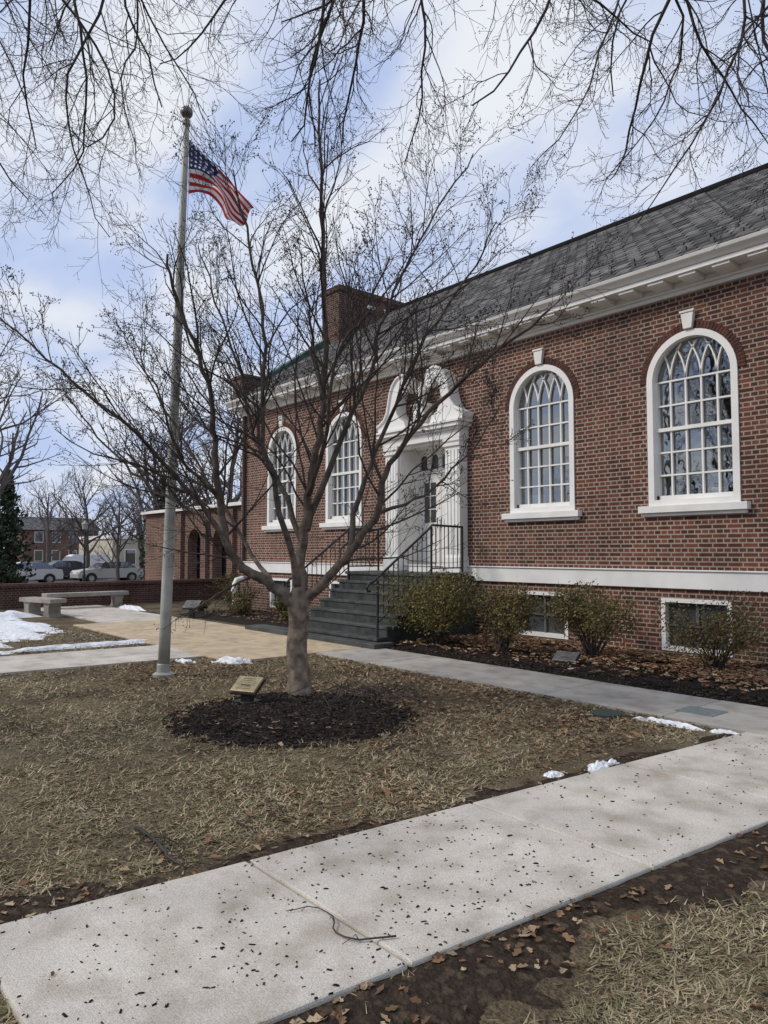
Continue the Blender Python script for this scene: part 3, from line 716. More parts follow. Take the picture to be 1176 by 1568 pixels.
# ------------------------------------------------------------------ benches, plaques
def bench(x,y,l,rot):
    mb=MB(); mb.box(-l/2,l/2,-.22,.22,.36,.47)
    for s in (-1,1):
        q=s*(l/2-.28); mb.prism([(q-.16,0),(q+.16,0),(q+.11,.12),(q+.11,.24),(q+.15,.359),(q-.15,.359),(q-.11,.24),(q-.11,.12)],'y',-.17,.17)
    o=mb.obj('stone_bench',[M_bench],bevel=.012); o.location=(x,y,.0); o.rotation_euler=(0,0,rot)
bench(-20.3,5.6,1.5,.25); bench(-22.4,7.4,2.4,PI/2+.05); 
def plaque(loc,rot,post,w_=.3,h=.2,tm=M_bronze,name='dedication_plaque',tilt=.6):
    e=empty(name)
    mb=MB(); mb.box(-.06,.06,-.04,.04,-.05,post); mb.box(-.12,.12,-.09,.09,-.02,.03) ; mb.obj('post',[M_iron],e,bevel=.004)
    mb=MB(); mb.prism([(-w_/2,-h/2),(w_/2,-h/2),(w_/2,h/2),(-w_/2,h/2)],'z',0,.03); o=mb.obj('plate',[tm],e,bevel=.004); o.location=(0,-.0,post-.03+math.sin(tilt)*.02); o.rotation_euler=(tilt,0,0)
    mb=MB(); mb.prism([(-w_/2-.012,-h/2-.012),(w_/2+.012,-h/2-.012),(w_/2+.012,h/2+.012),(-w_/2-.012,h/2+.012)],'z',-.018,-.001); o2=mb.obj('backing',[M_iron],e); o2.location=o.location; o2.rotation_euler=o.rotation_euler
    t=MB()
    for k in range(6):
        yy=h/2-.035-k*(h-.06)/5.5; ww=w_*(.26+.14*((k*37)%4)/4); t.box(-ww,ww,yy-.0025,yy+.0025,.03,.032)
    o3=t.obj('lettering',[pmat('letter_brown',(.12,.09,.05))],e); o3.location=o.location; o3.rotation_euler=o.rotation_euler
    e.location=loc; e.rotation_euler=(0,0,rot)
plaque((*W(-1.45,7.95).xy,.05),math.radians(25),.20,w_=.3,h=.22)
plaque((-6.4,8.75,.06),math.radians(10),.12,w_=.34,h=.2,tm=pmat('grey_plate',(.16,.165,.16),(.1,.1,.1),scale=15,rough=.4,metal=.4),name='bed_marker')
plaque((-17.3,8.3,.0),math.radians(40),.35,w_=.4,h=.3,tm=pmat('grey_plate2',(.16,.165,.16),(.1,.1,.1),scale=15,rough=.4),name='garden_marker')

# ------------------------------------------------------------------ flagpole & flag
FP=empty('flagpole')
pb=Vector((-9.5,4.16,0)); lean=Rh*.20
mb=MB(); H=7.62
mb.tube([pb+lean*(k/10)+Vector((0,0,H*k/10)) for k in range(11)],[.077-.036*(k/10)**1.2 for k in range(11)],20)
mb.obj('pole',[M_pole],FP,smooth=True)
mb=MB(); mb.lathe(pb,[(.14,-.02),(.14,.035),(.11,.05),(.085,.06),(.085,.16),(.078,.17)],20)
top=pb+lean+Vector((0,0,H)); mb.lathe(top,[(.055,-.06),(.055,.0),(.03,.02),(.03,.05)],14)
mb.obj('base_collar',[M_pole],FP)
mb=MB(); mb.lathe(top+Vector((0,0,.12)),[(.085*math.sin(PI*k/12),-.085*math.cos(PI*k/12)) for k in range(13)],18); mb.obj('finial_ball',[pmat('ball_dark',(.16,.15,.13),(.10,.09,.08),rough=.35,metal=.5)],FP,smooth=True)
mb=MB(); mb.tube([pb+Rh*.085+Vector((0,0,1.3)),top+Rh*.07+Vector((0,0,-.05))],.004,4); mb.tube([pb+Rh*.07+Vector((0,0,1.25)),pb+Rh*.11+Vector((0,0,1.3)),pb+Rh*.07+Vector((0,0,1.35))],.012,5); mb.obj('halyard',[M_white],FP)
m,nt,b=newmat('flag_cloth'); L=nt.links
uv=nt.nodes.new('ShaderNodeUVMap'); uv.uv_map='UVMap'; sp=nt.nodes.new('ShaderNodeSeparateXYZ'); L.new(uv.outputs[0],sp.inputs[0])
U,V_=sp.outputs[0],sp.outputs[1]
stripe=math_n(nt,'LESS_THAN',math_n(nt,'MODULO',math_n(nt,'MULTIPLY',V_,13.0),2.0),1.0)
c1=nt.nodes.new('ShaderNodeMix'); c1.data_type='RGBA'; L.new(stripe,c1.inputs[0]); c1.inputs[6].default_value=(.75,.74,.74,1); c1.inputs[7].default_value=(.45,.02,.04,1)
cant=math_n(nt,'MULTIPLY',math_n(nt,'LESS_THAN',U,.4),math_n(nt,'GREATER_THAN',V_,6/13))
mp=nt.nodes.new('ShaderNodeMapping'); mp.inputs['Scale'].default_value=(6/.4,5/(7/13)*1.0,1); L.new(uv.outputs[0],mp.inputs[0])
vo=nt.nodes.new('ShaderNodeTexVoronoi'); vo.inputs['Randomness'].default_value=0; vo.inputs['Scale'].default_value=1; L.new(mp.outputs[0],vo.inputs['Vector'])
star=math_n(nt,'LESS_THAN',vo.outputs['Distance'],.26)
c2=nt.nodes.new('ShaderNodeMix'); c2.data_type='RGBA'; L.new(star,c2.inputs[0]); c2.inputs[6].default_value=(.02,.03,.12,1); c2.inputs[7].default_value=(.75,.75,.78,1)
c3=nt.nodes.new('ShaderNodeMix'); c3.data_type='RGBA'; L.new(cant,c3.inputs[0]); L.new(c1.outputs[2],c3.inputs[6]); L.new(c2.outputs[2],c3.inputs[7])
L.new(c3.outputs[2],b.inputs['Base Color']); b.inputs['Roughness'].default_value=.8
tr=nt.nodes.new('ShaderNodeBsdfTranslucent'); L.new(c3.outputs[2],tr.inputs['Color'])
ms=nt.nodes.new('ShaderNodeMixShader'); ms.inputs[0].default_value=.35; L.new(b.outputs[0],ms.inputs[1]); L.new(tr.outputs[0],ms.inputs[2]); L.new(ms.outputs[0],nt.nodes['Material Output'].inputs[0])
def lerp_poly(P,t):
    k=t*(len(P)-1);i=min(int(k),len(P)-2);q=k-i
    p0,p1,p2,p3=P[max(i-1,0)],P[i],P[i+1],P[min(i+2,len(P)-1)]
    return tuple(.5*((2*p1[a])+(-p0[a]+p2[a])*q+(2*p0[a]-5*p1[a]+4*p2[a]-p3[a])*q*q+(-p0[a]+3*p1[a]-3*p2[a]+p3[a])*q**3) for a in range(len(p1)))
nu,nv=60,30; fv=[];ff=[];uvs=[]
Tp=[(0,7.36),(.16,7.20),(.38,6.98),(.60,6.74),(.78,6.50),(.92,6.32)]
Bt=[(0,6.58),(.16,6.62),(.32,6.58),(.46,6.40),(.55,6.16),(.68,6.10)]
fb=pb+lean*.93+Rh*.05
for i in range(nu):
    u=i/(nu-1); t=lerp_poly(Tp,u); bb=lerp_poly(Bt,u)
    for j in range(nv):
        v_=j/(nv-1); r=bb[0]+(t[0]-bb[0])*v_; z=bb[1]+(t[1]-bb[1])*v_
        dep=(.09*math.sin(v_*7+u*5)+.05*math.sin(v_*13-u*8))*min(u*2.5,1)+.10*math.sin(u*6)*u
        r+=.02*math.sin(v_*11+u*9)*u
        q=fb+Rh*r+Fh*dep; fv.append((q.x,q.y,z)); uvs.append((u,v_))
for i in range(nu-1):
    for j in range(nv-1): ff.append((i*nv+j,(i+1)*nv+j,(i+1)*nv+j+1,i*nv+j+1))
fo=mesh_obj('american_flag',fv,ff,[m],smooth=True); ul=fo.data.uv_layers.new(name='UVMap')
for lp in fo.data.loops: ul.data[lp.index].uv=uvs[lp.vertex_index]

# ------------------------------------------------------------------ trees
def rdir(d,ang):
    o=d.orthogonal().normalized(); o=Matrix.Rotation(random.uniform(0,2*PI),3,d)@o
    return (d*math.cos(ang)+o*math.sin(ang)).normalized()
class TP:
    def __init__(s,**k): s.__dict__.update(k)
def spawn(T,pts,rad,L,lvl,P,n,t0=.25):
    k=len(pts)
    for c in range(n):
        t=t0+(1-t0)*((c+random.random())/n); q=t*(k-1); i=min(int(q),k-2); fr_=q-i
        p=pts[i].lerp(pts[i+1],fr_); r=rad[i]*(1-fr_)+rad[i+1]*fr_; d=(pts[i+1]-pts[i]).normalized()
        grow(T,p,rdir(d,random.uniform(*P.ang)),L*P.lr[lvl]*random.uniform(.6,1.25)*(1.15-.6*t),min(r*.62,P.rmax[lvl]),lvl,P)
def grow(T,p,d,L,r,lvl,P):
    n=P.seg[lvl]; r=max(r,P.rmin); pts=[p.copy()]; rad=[r]
    for i in range(n):
        d=(d+Vector((random.gauss(0,1),random.gauss(0,1),random.gauss(0,1)))*P.wig+Vector((0,0,P.trop[lvl]*(1 if not hasattr(P,'curl') else (1 if i<n*.6 else P.curl))))).normalized()
        p=p+d*(L/n); pts.append(p.copy()); rad.append(max(r*(1-.72*(i+1)/n),P.rmin*.7))
    T.tube(pts,rad,5 if r>.012 else 3,1 if r<.02 else 0,cap=False)
    if lvl<P.max: spawn(T,pts,rad,L,lvl+1,P,max(1,int(P.nc[lvl+1]*random.uniform(.7,1.3))),P.t0)
    elif P.tip and random.random()<P.tip:
        e=pts[-1]
        for _ in range(random.randint(2,4)):
            q=e+Vector((random.gauss(0,.018),random.gauss(0,.018),random.gauss(0,.018))); s=P.tips; b=len(T.v)
            T.v+=[tuple(q+Vector(x)*s) for x in ((1,0,-.6),(-.6,.8,-.6),(-.6,-.8,-.6),(0,0,1))]
            T.f+=[(b,b+1,b+2),(b,b+3,b+1),(b+1,b+3,b+2),(b+2,b+3,b)]; T.m+=[1]*4
def smooth_line(P,n):
    return [Vector(lerp_poly([tuple(p) for p in P],i/(n-1))) for i in range(n)]
T=MB(); TB=(-.95,8.41)
def Q(dr,z,df): return W(TB[0]+dr*(1+df/8.4),TB[1]+df,1.65+(z-1.65)*(1+df/8.4))
trunk=smooth_line([W(TB[0]+a,TB[1],z) for a,z in ((.02,-.05),(0,.2),(-.03,.6),(.0,.95),(-.02,1.25))],14)
trr=[.20,.158,.142,.132,.126,.12,.117,.115,.115,.116,.118,.115,.10,.07]
T.tube([p+Vector((random.gauss(0,.006),random.gauss(0,.006),0)) for p in trunk],trr,18,0)
limbs=[
 ([(-.01,.92,0),(-.10,1.12,-.03),(-.34,1.30,-.1),(-.70,1.52,-.2),(-.84,1.95,-.25),(-.93,2.6,-.3),(-.98,3.2,-.3),(-1.1,3.8,-.4),(-1.35,4.5,-.5),(-1.5,5.1,-.6)],.078),
 ([(-.68,1.50,-.2),(-.95,2.0,-.4),(-1.4,2.6,-.7),(-2.0,3.2,-1),(-2.7,3.8,-1.2),(-3.35,4.4,-1.4)],.034),
 ([(-.84,1.90,-.25),(-1.3,2.15,.2),(-1.9,2.5,.4),(-2.4,3.0,.6),(-2.8,3.5,.6)],.028),
 ([(-.01,.95,0),(.0,1.4,.05),(.04,2.0,.1),(.12,2.55,.1),(.22,3.2,.1),(.26,4.0,.05),(.24,5.1,0),(.2,6.2,0),(.17,7.2,.1)],.075),
 ([(.0,.92,0),(.08,1.12,-.03),(.3,1.33,-.1),(.6,1.66,-.2),(.88,2.05,-.3),(1.0,2.5,-.3),(1.3,3.0,-.4),(1.8,3.5,-.6),(2.4,4.0,-.8),(3.0,4.45,-1.0)],.072),
 ([(.04,1.7,.05),(-.3,2.5,.3),(-.6,3.0,.5),(-.8,3.8,.7),(-1.1,4.6,.9),(-1.3,5.2,1)],.036),
 ([(.06,1.9,.1),(.4,2.9,.4),(.7,3.6,.6),(.9,4.4,.7),(1.3,5.3,.8),(1.9,6.3,1)],.042),
 ([(.55,1.60,-.2),(.72,2.4,0),(1.0,3.2,.2),(1.4,4.1,.3),(1.9,4.9,.5),(2.2,5.5,.6)],.036),
 ([(-.02,1.2,0),(-.22,2.2,-.3),(-.4,3.1,-.5),(-.35,4.2,-.6),(-.55,5.3,-.7),(-.7,6.1,-.8)],.040),
 ([(.08,2.3,0),(.35,3.0,-.5),(.5,3.8,-.9),(.9,4.5,-1.2),(1.2,5.1,-1.4)],.028),
 ([(.24,3.4,.05),(.05,4.4,.3),(-.1,5.2,.5)],.022),
 ([(.9,2.1,-.3),(1.4,2.3,.1),(1.9,2.8,.3),(2.3,3.4,.3)],.022),
 ([(-.3,1.27,-.1),(-.75,1.9,.5),(-1.3,2.7,.9),(-1.8,3.5,1.2),(-2.1,4.2,1.3)],.028),
 ([(-.9,2.3,-.28),(-1.3,2.7,-.6),(-1.5,3.4,-.9),(-1.9,4.1,-1.1)],.02),
]
P=TP(seg=[8,6,5,4],lr=[1,.36,.48,.55],rmax=[.05,.014,.0065,.0042],rmin=.003,wig=.14,trop=[.1,.07,.04,.03],nc=[0,8,7,4],ang=(.4,.85),max=3,t0=.15,tip=.6,tips=.010)
for lp,r0 in limbs:
    pts=smooth_line([Q(*a) for a in lp],len(lp)*4)
    pts=[pts[0]]+[q+Vector((random.gauss(0,.014),random.gauss(0,.014),random.gauss(0,.012))) for q in pts[1:]]
    n=len(pts); rad=[r0*(1-.88*(i/(n-1))**.7)+.003 for i in range(n)]
    T.tube(pts,rad,10,0)
    Ltot=sum((pts[i+1]-pts[i]).length for i in range(n-1))
    spawn(T,pts,rad,Ltot,1,P,int(6+Ltot*3.0),.25)
T.obj('ornamental_tree',[M_bark,M_twig],smooth=True)

PD=TP(seg=[12,9,6,4],lr=[1,.42,.5,.5],rmax=[.05,.010,.005,.0034],rmin=.0026,wig=.17,trop=[-.06,-.05,.0,.02],curl=-1.5,nc=[0,10,6,4],ang=(.4,.95),max=3,t0=.1,tip=.3,tips=.006)
def shade_tree(trunk,limbs,name):
    T=MB()
    tp=smooth_line([W(*p) for p in trunk],10); T.tube(tp,[.34-.017*i for i in range(10)],12,0)
    for lp,r0,drops in limbs:
        pts=smooth_line([W(*p) for p in lp],24); rad=[r0*(1-.8*i/23) for i in range(24)]
        T.tube(pts,rad,8,0)
        for (t,dr,df,dz,Ln) in drops:
            q=t*23;i=min(int(q),22); p=pts[i].lerp(pts[i+1],q-i); d=(Rh*dr+Fh*df+Vector((0,0,dz))).normalized()
            grow(T,p,d,Ln,min(rad[i]*.6,random.uniform(.017,.026)),0,PD)
    T.obj(name,[M_bark2,M_twig],smooth=True)
shade_tree([(-8.5,6,-.1),(-8.4,6,2),(-8.3,6,4.2)],[
 ([(-8.3,6,4),(-7,6.2,7.0),(-5,6.4,8.6),(-3,6.6,8.8),(-1.2,6.8,8.6)],.13,
  [(.52,.5,0,-.9,3.0),(.6,-.2,.2,-1,3.6),(.66,.6,.3,-1,3.9),(.70,-.4,.1,-1,3.6),(.74,.1,-.2,-1,3.4),(.78,.5,.2,-1,3.0),(.84,-.3,0,-1,2.6),(.9,.5,.3,-1,2.4),(.97,.4,0,-1,2.2)]),
 ([(-8.3,6,4),(-7.5,7.5,6.8),(-5.8,8.3,8.6),(-4.3,8.6,8.9),(-3.0,8.8,8.8)],.11,
  [(.58,.5,0,-1,3.4),(.66,-.2,.1,-1,3.9),(.74,.2,-.2,-1,3.9),(.82,.4,.2,-1,3.4),(.9,-.4,.1,-1,3.4),(.97,.2,0,-1,2.8)])],'shade_tree')
shade_tree([(7,1,-.1),(6.9,1,2),(6.8,1.1,4.2)],[
 ([(6.8,1.1,4),(5.6,3,7.0),(4,5,8.0),(2,6,8.1),(.3,6.4,7.8),(-.6,6.6,7.6)],.14,
  [(.58,-.5,.1,-1,2.3),(.62,.5,.1,-1,2.6),(.66,.3,0,-1,2.8),(.72,-.5,.2,-1,2.7),(.76,.6,.3,-1,2.5),(.8,.2,.2,-1,2.5),(.84,-.2,.3,-1,2.2),(.87,-.6,-.1,-1,2.4),(.93,.1,0,-1,2.2),(.98,-.8,0,-.8,2.2)]),
 ([(6.8,1.1,4),(6,3.5,6.8),(4.6,5.6,7.3),(3.4,6.6,7.3),(2.4,7.0,7.4)],.10,
  [(.6,.2,.3,-1,2.1),(.66,-.5,.1,-1,2.4),(.7,-.3,.2,-1,2.6),(.75,.5,-.2,-1,2.3),(.78,.3,0,-1,2.7),(.85,-.2,.2,-1,2.7),(.89,.5,.3,-1,2.4),(.93,.4,0,-1,2.3),(.99,-.5,0,-1,2.3)])],'shade_tree')

def bare_tree(h,seed,spread=.75,lv=3,nc=(0,9,7,5),thick=1.0):
    random.seed(seed); T=MB()
    P=TP(seg=[8,6,5,3],lr=[1,.6,.5,.5],rmax=[h*.03,h*.010*thick,h*.0045*thick,h*.0026*thick],rmin=h*.0014*thick,wig=.13,trop=[.25,.05,.04,.05],nc=nc,ang=(spread*.6,spread*1.3),max=lv,t0=.22,tip=0,tips=0)
    pts=[Vector((0,0,-.6))];rad=[h*.030];d=Vector((0,0,1)); 
    for i in range(10):
        d=(d+Vector((random.gauss(0,.07),random.gauss(0,.07),.1))).normalized(); pts.append(pts[-1]+d*h*.085); rad.append(h*.025*(1-.085*(i+1)))
    T.tube(pts,rad,8,0); spawn(T,pts,rad,h*.85,1,P,15,.25)
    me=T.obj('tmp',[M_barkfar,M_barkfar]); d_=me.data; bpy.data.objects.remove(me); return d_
bt=[bare_tree(8,11,.9),bare_tree(10,12,.7),bare_tree(10,13,.8)]
def put(name,data,r,f,s,rot):
    o=bpy.data.objects.new(name,data); q=W(r,f); o.location=(q.x,q.y,gz(q.x,q.y)); o.scale=(s,s,s); o.rotation_euler=(0,0,rot); link(o)
put('bare_tree',bt[0],-12.6,24.0,1.12,1.0)
for i,(r,f,s) in enumerate([(-16.5,46,.75),(-15.5,52,1.25),(-13,46,1.25),(-12,52,1.45),(-10,46,1.35),(-9,54,1.6),(-6.5,48,1.5),(-22,55,.9),(-19,70,.9),(-25,75,1.2),(-19.5,60,.95),(-28,62,.9)]):
    put('bare_tree',bt[i%3],r,f,s,i*1.3)
# trees across the street behind the photographer (mirrored in the library windows)
for x,y,s in ((-10,-24,1.4),(-20,-26,1.5),(-30,-24,1.4),(-2,-26,1.4)):
    o=bpy.data.objects.new('bare_tree',bt[int(abs(x))%3]); o.location=(x,y,0); o.scale=(s,s,s*.9); o.rotation_euler=(0,0,x); link(o)
random.seed(5)
small=bare_tree(10,20,.8,2,(0,11,9,0),2.0); n=len(small.vertices); co_=np.empty(n*3); small.vertices.foreach_get('co',co_); co_=co_.reshape(-1,3)
fa=[tuple(p.vertices) for p in small.polygons]; V=[];Fc=[]
for k in range(55):
    az=random.uniform(-40,20); dd_=random.uniform(95,150); r=dd_*math.sin(math.radians(az)); f=dd_*math.cos(math.radians(az)); q=W(r,f); s=random.uniform(.7,1.25); a=random.uniform(0,6.28)
    b=len(V); ca,sa=math.cos(a)*s,math.sin(a)*s
    V+=[(q.x+c[0]*ca-c[1]*sa,q.y+c[0]*sa+c[1]*ca,c[2]*s-.45) for c in co_]; Fc+=[tuple(b+i for i in p_) for p_ in fa]
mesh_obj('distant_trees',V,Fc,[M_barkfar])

def foliage(name,loc,fn,N,leaf,cols,stems=None):
    V=[];Fc=[];C=[]
    while len(Fc)<N:
        q=fn()
        if q is None: continue
        s=leaf*random.uniform(.6,1.3); a=Vector((random.gauss(0,1),random.gauss(0,1),random.gauss(0,1))).normalized(); u=a.orthogonal().normalized()*s; w_=a.cross(u).normalized()*s*.55
        b=len(V); V+=[tuple(q-u),tuple(q+w_),tuple(q+u),tuple(q-w_)]; Fc.append((b,b+1,b+2,b+3))
        c=random.choice(cols);k=random.uniform(.6,1.3);C.append([x*k for x in c])
    o=mesh_obj(name,V,Fc,[M_attr,M_twig]); setcol(o.data,C,4); o.location=loc
    if stems:
        T=MB()
        for s_ in stems: T.tube(s_[0],s_[1],4,0,cap=False)
        me=T.obj('stems',[M_twig]); me.parent=o
    return o
def conifer(r,f,h,w_):
    lay=[random.uniform(.45,1.1) for _ in range(30)]; ph=random.uniform(0,6)
    def fn():
        t=random.random()**1.3; rr=w_*(1-t)**.65*lay[int(t*29)]*(.3+.7*math.sqrt(random.random())); a=random.uniform(0,2*PI)
        rr*=(.68+.32*math.sin(a*5+t*23+ph))
        return Vector((rr*math.cos(a),rr*math.sin(a),h*(.06+.94*t)-rr*.18+random.gauss(0,.15)))
    q=W(r,f); foliage('evergreen_tree',(q.x,q.y,gz(q.x,q.y)),fn,4200,h*.02,[(.045,.06,.04),(.055,.07,.045),(.035,.045,.032)],[([(0,0,-.3),(0,0,h*.9)],[h*.02,h*.004])])
random.seed(3)
conifer(-21.2,41.5,6.6,2.1); conifer(-13.6,46,6.8,3.2)
def bush(x,y,h,w_,N,cols,leaf=.02,z0=.06):
    lumps=[(random.uniform(-.5,.5)*w_,random.uniform(-.42,.42)*w_,h*random.uniform(.35,.78),random.uniform(.22,.34)*w_) for _ in range(14)]
    stems=[]
    for _ in range(40):
        l=random.choice(lumps); e=Vector((l[0],l[1],l[2]))+Vector((random.gauss(0,1),random.gauss(0,1),random.gauss(.4,1)))*l[3]*.6
        e.z=min(max(e.z,h*.4),h*1.03); m_=Vector((e.x*.35+random.gauss(0,.04),e.y*.35+random.gauss(0,.04),e.z*.5))
        stems.append(([Vector((random.gauss(0,.06),random.gauss(0,.06),-.05)),m_,e],[.009,.006,.003]))
        for _ in range(4):
            t=m_.lerp(e,random.uniform(.0,.95)); t2=t+Vector((random.gauss(0,.12),random.gauss(0,.12),random.uniform(.05,.22))); t2.z=min(t2.z,h*1.08); stems.append(([t,t2],[.004,.002]))
    def fn():
        if random.random()<.25:
            s=random.choice(stems)[0]; i=len(s)-2; t=random.random(); return s[i].lerp(s[i+1],t)+Vector((random.gauss(0,.03),random.gauss(0,.03),random.gauss(0,.03)))
        l=random.choice(lumps); d=Vector((random.gauss(0,1),random.gauss(0,1),random.gauss(0,1))).normalized()*l[3]*(random.random()**.35)
        q=Vector((l[0],l[1],l[2]))+d
        if noise.noise(q*6)<-.2: return None
        if q.z<h*.12 or q.z>h*1.02: return None
        return q
    foliage('shrub',(x,y,z0),fn,N,leaf,cols,stems)
OL=[(.17,.16,.055),(.12,.12,.042),(.21,.17,.07),(.08,.083,.034),(.18,.12,.06)]
BRN=[(.18,.12,.065),(.15,.12,.055),(.21,.145,.08),(.10,.085,.04)]
bush(-9.2,8.95,1.25,1.42,15000,OL); bush(-7.65,8.85,1.18,.82,8000,OL+BRN[:2]); bush(-6.45,9.45,1.25,1.08,7500,OL+BRN[:2]); bush(-4.75,9.75,1.1,1.05,5000,BRN+OL[:2])
for x,y,h in ((-14.3,9.4,.35),(-15.4,9.8,.5),(-16.6,9.3,.4),(-17.6,9.9,.75),(-18.2,9.0,.3),(-20.5,11.5,.9),(-21.8,11.8,1.0)): bush(x,y,h,h*1.1,1200,OL,.025)

def stick(name,lp,r0,nb=6,L=.2,z=.04):
    T=MB(); pts=smooth_line([Vector(a) for a in lp],14); pts=[q+Vector((random.gauss(0,.004),random.gauss(0,.004),0)) for q in pts]
    rad=[r0*(1-.6*i/13) for i in range(14)]; T.tube(pts,rad,6,0)
    for _ in range(nb):
        i=random.randint(2,12); d=(pts[i+1]-pts[i]).normalized(); a=random.choice((-1,1))*random.uniform(.4,.9)
        d=Matrix.Rotation(a,3,'Z')@d; q=pts[i]; l=random.uniform(.4,1)*L
        T.tube([q,q+d*l*.5+Vector((0,0,.012)),q+d*l+Vector((random.gauss(0,.02),random.gauss(0,.02),-q.z+z))],[rad[i]*.6,rad[i]*.45,.0015],4,0)
    T.obj(name,[M_bark2],smooth=True)
stick('fallen_branch',[(-2.42,2.10,.04),(-2.48,1.98,.041),(-2.60,1.92,.042),(-2.70,1.98,.048),(-2.83,1.98,.045),(-2.90,1.86,.038)],.0048,4,.12)
stick('fallen_branch',[(-4.35,1.75,.03),(-4.1,1.75,.04),(-3.85,1.72,.03),(-3.7,1.74,.02)],.014,6,.2,z=.02)
T=MB(); random.seed(9)
for _ in range(75):
    a=random.uniform(0,6.28); c=W(-.15+random.gauss(0,.28),8.2+random.gauss(0,.28)); l=random.uniform(.25,.7); d=Vector((math.cos(a),math.sin(a),0)); z=random.uniform(.06,.17)
    T.tube([c-d*l*.5+Vector((0,0,z*.5)),c+Vector((random.gauss(0,.03),random.gauss(0,.03),z+.05)),c+d*l*.5+Vector((0,0,z*.6))],[.005,.004,.002],4)
T.obj('twig_pile',[M_twig])

# ------------------------------------------------------------------ street and background
mb=MB(); mb.box(-62,-50,-300,300,-.47,-.440); mb.obj('street',[M_asph])
mb=MB(); mb.box(-50,-49.8,-300,300,-.6,-.32); mb.box(-49.8,-48.2,-300,300,-.6,-.318); mb.box(-62.2,-62,-300,300,-.6,-.32); mb.box(-64,-62.2,-300,300,-.6,-.318); mb.obj('kerb_and_pavement',[M_walk2])
mb=MB()
for k in range(-40,60): mb.box(-56.06,-55.94,k*5,k*5+2.5,-.438,-.434)
mb.obj('road_markings',[pmat('road_paint',(.7,.6,.2),(.6,.5,.15))])
def car(x,y,rot,col,van=False):
    e=empty('parked_van' if van else 'parked_car'); pm=pmat('car_paint',col,col,rough=.25,spec=.6)
    prof=[(-2.22,.35),(-2.25,.62),(-2.1,.84),(-1.1,.97),(1.75,1.0),(2.15,.95),(2.24,.6),(2.2,.33)]
    bot=[]
    for wx in (1.38,-1.36):
        bot+=[(wx+.38*math.cos(a),.33+.38*math.sin(a)) for a in [PI*k/8 for k in range(9)]]
    prof=prof+bot
    mb=MB(); mb.prism(prof,'y',-.86,.86,0)
    if van: gh=[(-1.6,.96),(-1.0,1.75),(-.7,1.9),(2.0,1.9),(2.15,1.0)]
    else: gh=[(-1.15,.96),(-.45,1.38),(-.1,1.45),(.9,1.44),(1.25,1.36),(1.8,.99)]
    b=len(mb.v); n=len(gh); zt=max(g[1] for g in gh)
    def yy(z): return .82-.18*(z-.96)/(zt-.96)
    mb.v+=[(g[0],-yy(g[1]),g[1]) for g in gh]+[(g[0],yy(g[1]),g[1]) for g in gh]
    mb.f+=[tuple(range(b,b+n)),tuple(reversed(range(b+n,b+2*n)))]+[(b+i,b+n+i,b+n+(i+1)%n,b+(i+1)%n) for i in range(n)]
    fm=[1,1]+[1]+[0]*(n-1); 
    for i in range(n): 
        z0,z1=gh[i][1],gh[(i+1)%n][1]; fm[2+i]=1 if abs(z1-z0)>.2 else 0
    if van: fm[0]=fm[1]=0
    mb.m+=fm
    for wx in (1.38,-1.36):
        for s in (-1,1):
            mb.tube([(wx,s*.66,.33),(wx,s*.875,.33)],.33,16,2); mb.tube([(wx,s*.87,.33),(wx,s*.885,.33)],.19,12,3)
    for s in (-1,1):
        mb.box(-2.24,-2.1,s*.62-.16,s*.62+.16,.62,.75,3); mb.box(2.15,2.25,s*.66-.14,s*.66+.14,.7,.86,4)
        mb.box(-.9,-.75,s*.86-.03,s*.98,.95,1.08,0) if s>0 else mb.box(-.9,-.75,-.98,-.83,.95,1.08,0)
        if not van: mb.box(.25,.33,s*.80-.02,s*.80+.02,.97,1.36,0)
    mb.obj('body',[pm,M_glassd,M_iron,M_pole,pmat('lamp_red',(.4,.02,.02))],e,bevel=.03)
    e.location=(x,y,gz(x,y)+.01); e.rotation_euler=(0,0,rot)
car(-51.5,13.0,PI/2,(.55,.55,.56)); car(-58,17.2,PI/2,(.05,.05,.06)); car(-60.5,19.5,PI/2,(.75,.75,.75),True)
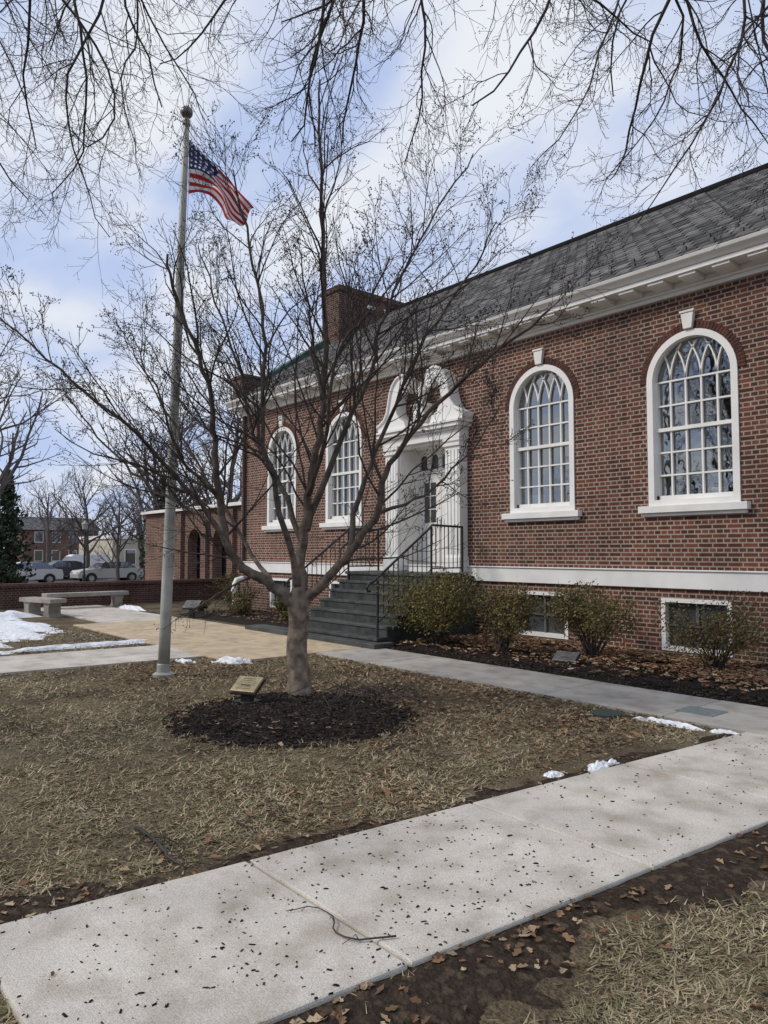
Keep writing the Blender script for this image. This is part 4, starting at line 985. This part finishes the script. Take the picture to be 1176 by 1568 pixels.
car(-51.5,24.0,PI/2,(.03,.03,.04)); car(-60.5,26,PI/2,(.25,.05,.04)); car(-51.5,18.4,PI/2,(.45,.45,.42)); car(-60.5,12,PI/2,(.3,.33,.38))
def house(name,x,y,wx,wy,h,mat,roofh,win):
    e=empty(name); mb=MB(); mb.box(-wx/2,wx/2,-wy/2,wy/2,-.6,h); mb.obj('walls',[mat],e)
    mb=MB()
    if roofh>.5: mb.prism([(-wx/2-.4,h),(wx/2+.4,h),(0,h+roofh)],'y',-wy/2-.4,wy/2+.4)
    else: mb.box(-wx/2-.15,wx/2+.15,-wy/2-.15,wy/2+.15,h,h+.35)
    mb.obj('roof',[M_roof if roofh>.5 else M_stonew],e)
    mb=MB(); g=MB()
    for z in win:
        k=-wy/2+1.3
        while k<wy/2-1:
            mb.box(wx/2-.02,wx/2+.06,k-.08,k+1.08,z-.08,z+1.48); g.box(wx/2+.05,wx/2+.075,k,k+1,z,z+1.4); k+=2.3
    mb.obj('window_trim',[M_white],e); g.obj('windows',[M_glassd],e); e.location=(x,y,-.45)
M_cream=pmat('cream_siding',(.5,.46,.38),(.42,.38,.31),scale=1)
house('brick_house',-115,33,9,10,5.2,M_brick2,2.0,(.9,3.5)); house('cream_shop_building',-78,34,10,15,3.4,M_cream,.3,(.9,))
house('brick_shop_building',-82,56,12,20,5.5,M_brick2,.3,(.9,3.5)); house('brick_house',-110,12,9,12,5.2,M_brick2,2.2,(.9,3.5))
for (x,y) in ((-49,16.0),(-49,30)):
    mb=MB(); mb.tube([(0,0,0),(0,0,.5),(0,0,.6),(0,0,3.4)],[.12,.1,.06,.045],10,0); mb.lathe((0,0,3.4),[(.05,0),(.16,.05),(.2,.35),(.22,.38),(.1,.5),(.02,.6)],10,1)
    o=mb.obj('street_lamp',[M_iron,M_pole]); o.location=(x,y,-.32)
mb=MB()
mb.tube([W(3.9,8.0,9.1),W(4.35,8.4,7.9),W(4.8,8.8,6.85),W(5.6,9.6,5.6)],.009,5); mb.obj('overhead_cable',[M_iron])
print('done')
